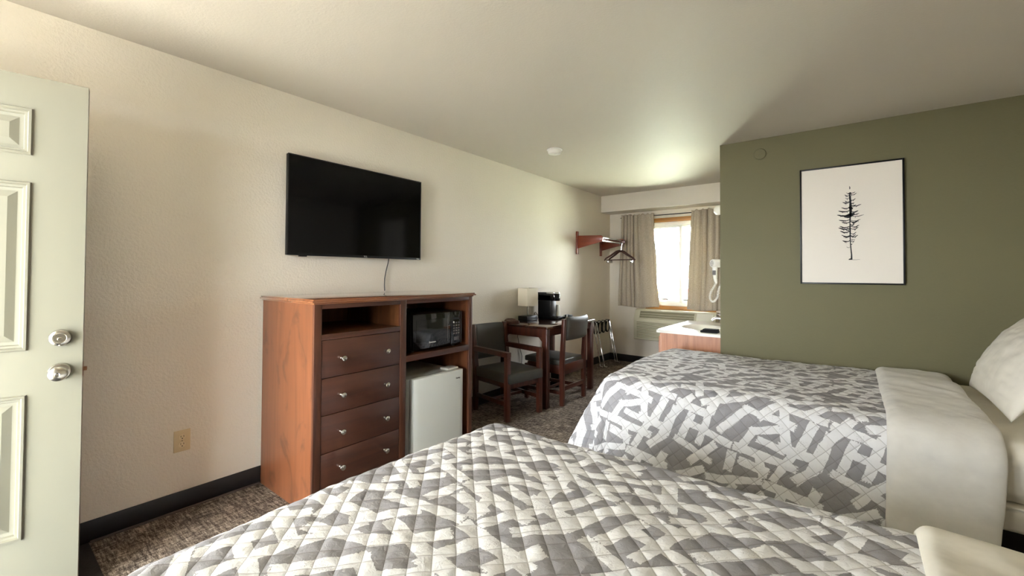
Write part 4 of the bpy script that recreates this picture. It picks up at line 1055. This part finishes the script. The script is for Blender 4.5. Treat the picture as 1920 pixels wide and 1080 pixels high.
def drape(x0, x1, y0, y1, ztop, Lf, Ln, Lfar, rf, rn, rfar, ff, fn, ffar, step, seed, quilt=True, corner=0.0, near=False):
    """cloth over a bed whose foot is towards -x; returns points and uv in metres"""
    us = np.arange(x0-Lf, x1+1e-6, step); vs_ = np.arange(y0-Ln, y1+Lfar+1e-6, step)
    U, V = np.meshgrid(us, vs_, indexing='ij')
    ou = np.minimum(0, U-x0); ov = np.where(V < y0, V-y0, np.where(V > y1, V-y1, 0.0))
    cu = U-ou; cv = V-ov
    au = np.abs(ou); av = np.abs(ov)
    d = (au**2.6+av**2.6)**(1/2.6)
    w = np.where(d > 1e-9, au**2/np.maximum(au**2+av**2, 1e-12), 0)
    side_r = np.where(ov > 0, rfar, rn); side_f = np.where(ov > 0, ffar, fn)
    r = side_r*(1-w)+rf*w; fl = side_f*(1-w)+ff*w
    out, drop = profile(d, r, fl)
    n = np.hypot(ou, ov)+1e-12
    dirx = ou/n; diry = ov/n
    # gentle folds in the hanging part, stronger near the corners
    ang = np.arctan2(av, au)
    fold = corner*np.maximum(0, d-0.12)*np.sin(ang*9+seed)*np.sin(2*ang)
    fold = fold+0.018*np.clip(d/0.3, 0, 1)*vnoise(U+V*0.6, d*0.4, seed, 5)
    out = out+np.where(d > 1e-9, fold, 0)
    X = cu+dirx*out; Y = cv+diry*out; Z = ztop-drop
    bulge = 0.016*np.sin(pi*np.clip((cv-y0)/(y1-y0), 0, 1))
    Z = Z+bulge+(0.020 if near else 0)*np.clip((cu-2.3)/0.7, 0, 1)+0.014*vnoise(U, V, seed+3, 3.1)+0.006*vnoise(U, V, seed+5, 9)
    P = np.stack([X, Y, Z], -1)
    # normals
    gu = np.gradient(P, axis=0); gv = np.gradient(P, axis=1); N = np.cross(gu, gv); N /= np.linalg.norm(N, axis=-1, keepdims=True)+1e-12
    if quilt:
        sp_ = 0.054; a = (U+V)/math.sqrt(2); c = (U-V)/math.sqrt(2)
        wob = 0.004*vnoise(U, V, seed+9, 20)
        puff = (np.abs(np.sin(pi*(a+wob)/sp_))*np.abs(np.sin(pi*(c-wob)/sp_)))**0.4
        P = P+N*(0.0040*puff[..., None]+0.004*vnoise(U, V, seed+11, 28)[..., None])
    P[..., 2] = np.maximum(P[..., 2], 0.012)
    return P, np.stack([U, V], -1), N

def bed(y0, y1, labels, seed, near):
    x0, x1 = 1.62, 3.74
    cy = (y0+y1)/2
    bd_ = thing('bed', (2.6, cy, 0), labels[0], 'bed')
    obj('base', B().box(x0+0.10, x1, y0+0.06, y1-0.06, 0, 0.22, 0.01), 'black', bd_)['label'] = 'black platform base'
    obj('box_spring', B().box(x0+0.01, x1, y0+0.012, y1-0.012, 0.215, 0.318, 0.018, 3), 'sheet', bd_)
    mb = B().box(x0+0.02, x1, y0+0.02, y1-0.02, 0.316, 0.578, 0.085, 6)
    mo = obj('mattress', mb, 'sheet', bd_); mo['label'] = 'mattress under an ivory fitted sheet'
    for yp in (y0+0.012, y1-0.012): obj('piping', B().tube([(x0+0.05, yp, 0.318), (x1-0.02, yp, 0.318)], 0.006, 8), 'sheet', mo)
    step = 0.006 if near else 0.008
    P, UV, N = drape(1.60, 3.03, y0+0.125, y1-(0.045 if not near else 0.09), 0.600, 0.60, 0.60, 0.36 if not near else 0.6, 0.13, 0.165, 0.06 if not near else 0.12, R(26), R(11), R(0 if not near else 11), step, seed, True, 0.16, near)
    UVq = UV+np.array([4*seed, 2*seed])*0.054*math.sqrt(2)/2
    q = npmesh('quilt', P, 'quilt', None, UVq)
    tag(q, labels[1], 'quilt')
    # folded back top sheet
    FX0, FX1 = (2.955 if near else 2.985), 3.365
    P, UV, N = drape(FX0, FX1, y0+0.125, y1-(0.045 if not near else 0.09), 0.604, 0.0, 0.60, 0.10 if not near else 0.45, 0.13, 0.165, 0.07 if not near else 0.12, R(26), R(11), R(0 if not near else 11), 0.0125, seed+20, False, 0, near)
    nu = P.shape[0]; t = np.linspace(0, 1, nu)
    th = 0.005+(0.024 if near else 0.030)*np.minimum(1, np.minimum(t, 1-t)*(14 if near else 9))**0.5*(1-0.45*t)
    P = P+N*th[:, None, None]
    # hem narrows slightly down the side, small wrinkles
    dep = np.clip((y0+0.125-UV[..., 1])/0.60, 0, 1)
    P[..., 0] += -0.020*dep*(1-t[:, None])-0.055*dep**2*t[:, None]+0.012*np.clip((UV[..., 1]-cy)/0.6, 0, 1)
    P += N*(0.014*vnoise(UV[..., 0]*0.8+UV[..., 1]*0.5, UV[..., 1], seed+31, 8)+0.006*vnoise(UV[..., 0], UV[..., 1], seed+33, 20))[..., None]
    bot = P-N*(th[:, None, None]*0.9+0.002)
    full = np.concatenate([P, bot[::-1]], 0)
    s_ = npmesh('folded_sheet', full, 'blanket' if not near else 'sheet', None, None, True)
    md = s_.modifiers.new('soft', 'SUBSURF'); md.levels = 1; md.render_levels = 1
    tag(s_, labels[2], 'sheet')
    return bd_
bed(2.680, 4.075, ('double bed on a black base along the green wall', 'grey and white brush stroke quilt on the bed along the green wall', 'white fleece top sheet folded back on the bed along the green wall'), 2, False)
bed(0.150, 1.560, ('double bed nearest the entry door with its foot to the dresser', 'grey and white brush stroke quilt on the bed nearest the entry', 'ivory top sheet corner folded back on the bed nearest the entry'), 5, True)

def pillow(c, L, Wd, T, tilt, yawp, label, seed):
    n = 48
    a = np.linspace(-1, 1, n); A, C = np.meshgrid(a, a, indexing='ij')
    A2 = np.sign(A)*np.abs(A)**0.85; C2 = np.sign(C)*np.abs(C)**0.85
    th = T/2*np.clip((1-A2**4)*(1-C2**4), 0, 1)**0.5*(0.55+0.45*(1-A2**2)*(1-C2**2))
    pinch = 1-0.07*(1-C2**2)*np.abs(A2)**3
    pinch2 = 1-0.07*(1-A2**2)*np.abs(C2)**3
    px_ = A2*Wd/2*pinch2*1.0; py_ = C2*L/2*pinch
    # pinch: edges bow inward between the corners
    px_ = A2*Wd/2*(1-0.06*(1-C2**2)*np.abs(A2)**2); py_ = C2*L/2*(1-0.05*(1-A2**2)*np.abs(C2)**2)
    wr = 0.010*vnoise(A*1.3+2, C+2, seed, 5)+0.006*vnoise(A*3+2, C*3+2, seed+1, 4)
    e = np.clip((1-np.abs(A))*(1-np.abs(C))*6, 0, 1)
    top = np.stack([px_, py_, th+wr*e], -1); botm = np.stack([px_, py_, -th*0.8+wr*e*0.5], -1)
    Rm = np.array(Matrix.Rotation(yawp, 3, 'Z') @ Matrix.Rotation(-tilt, 3, 'Y'))
    P1 = top @ Rm.T+np.array(c); P2 = botm @ Rm.T+np.array(c)
    o = npmesh('pillow', np.concatenate([P1, P2[::-1]], 0), 'pillow', None, None, True)
    bmx = bmesh.new(); bmx.from_mesh(o.data); bmesh.ops.remove_doubles(bmx, verts=bmx.verts, dist=1e-4); bmesh.ops.recalc_face_normals(bmx, faces=bmx.faces); bmx.to_mesh(o.data); bmx.free()
    tag(o, label, 'pillow'); return o
pillow((3.555, 3.44, 0.82), 0.86, 0.50, 0.20, R(62), 0, 'plump white pillow propped against the wall on the bed along the green wall', 7)
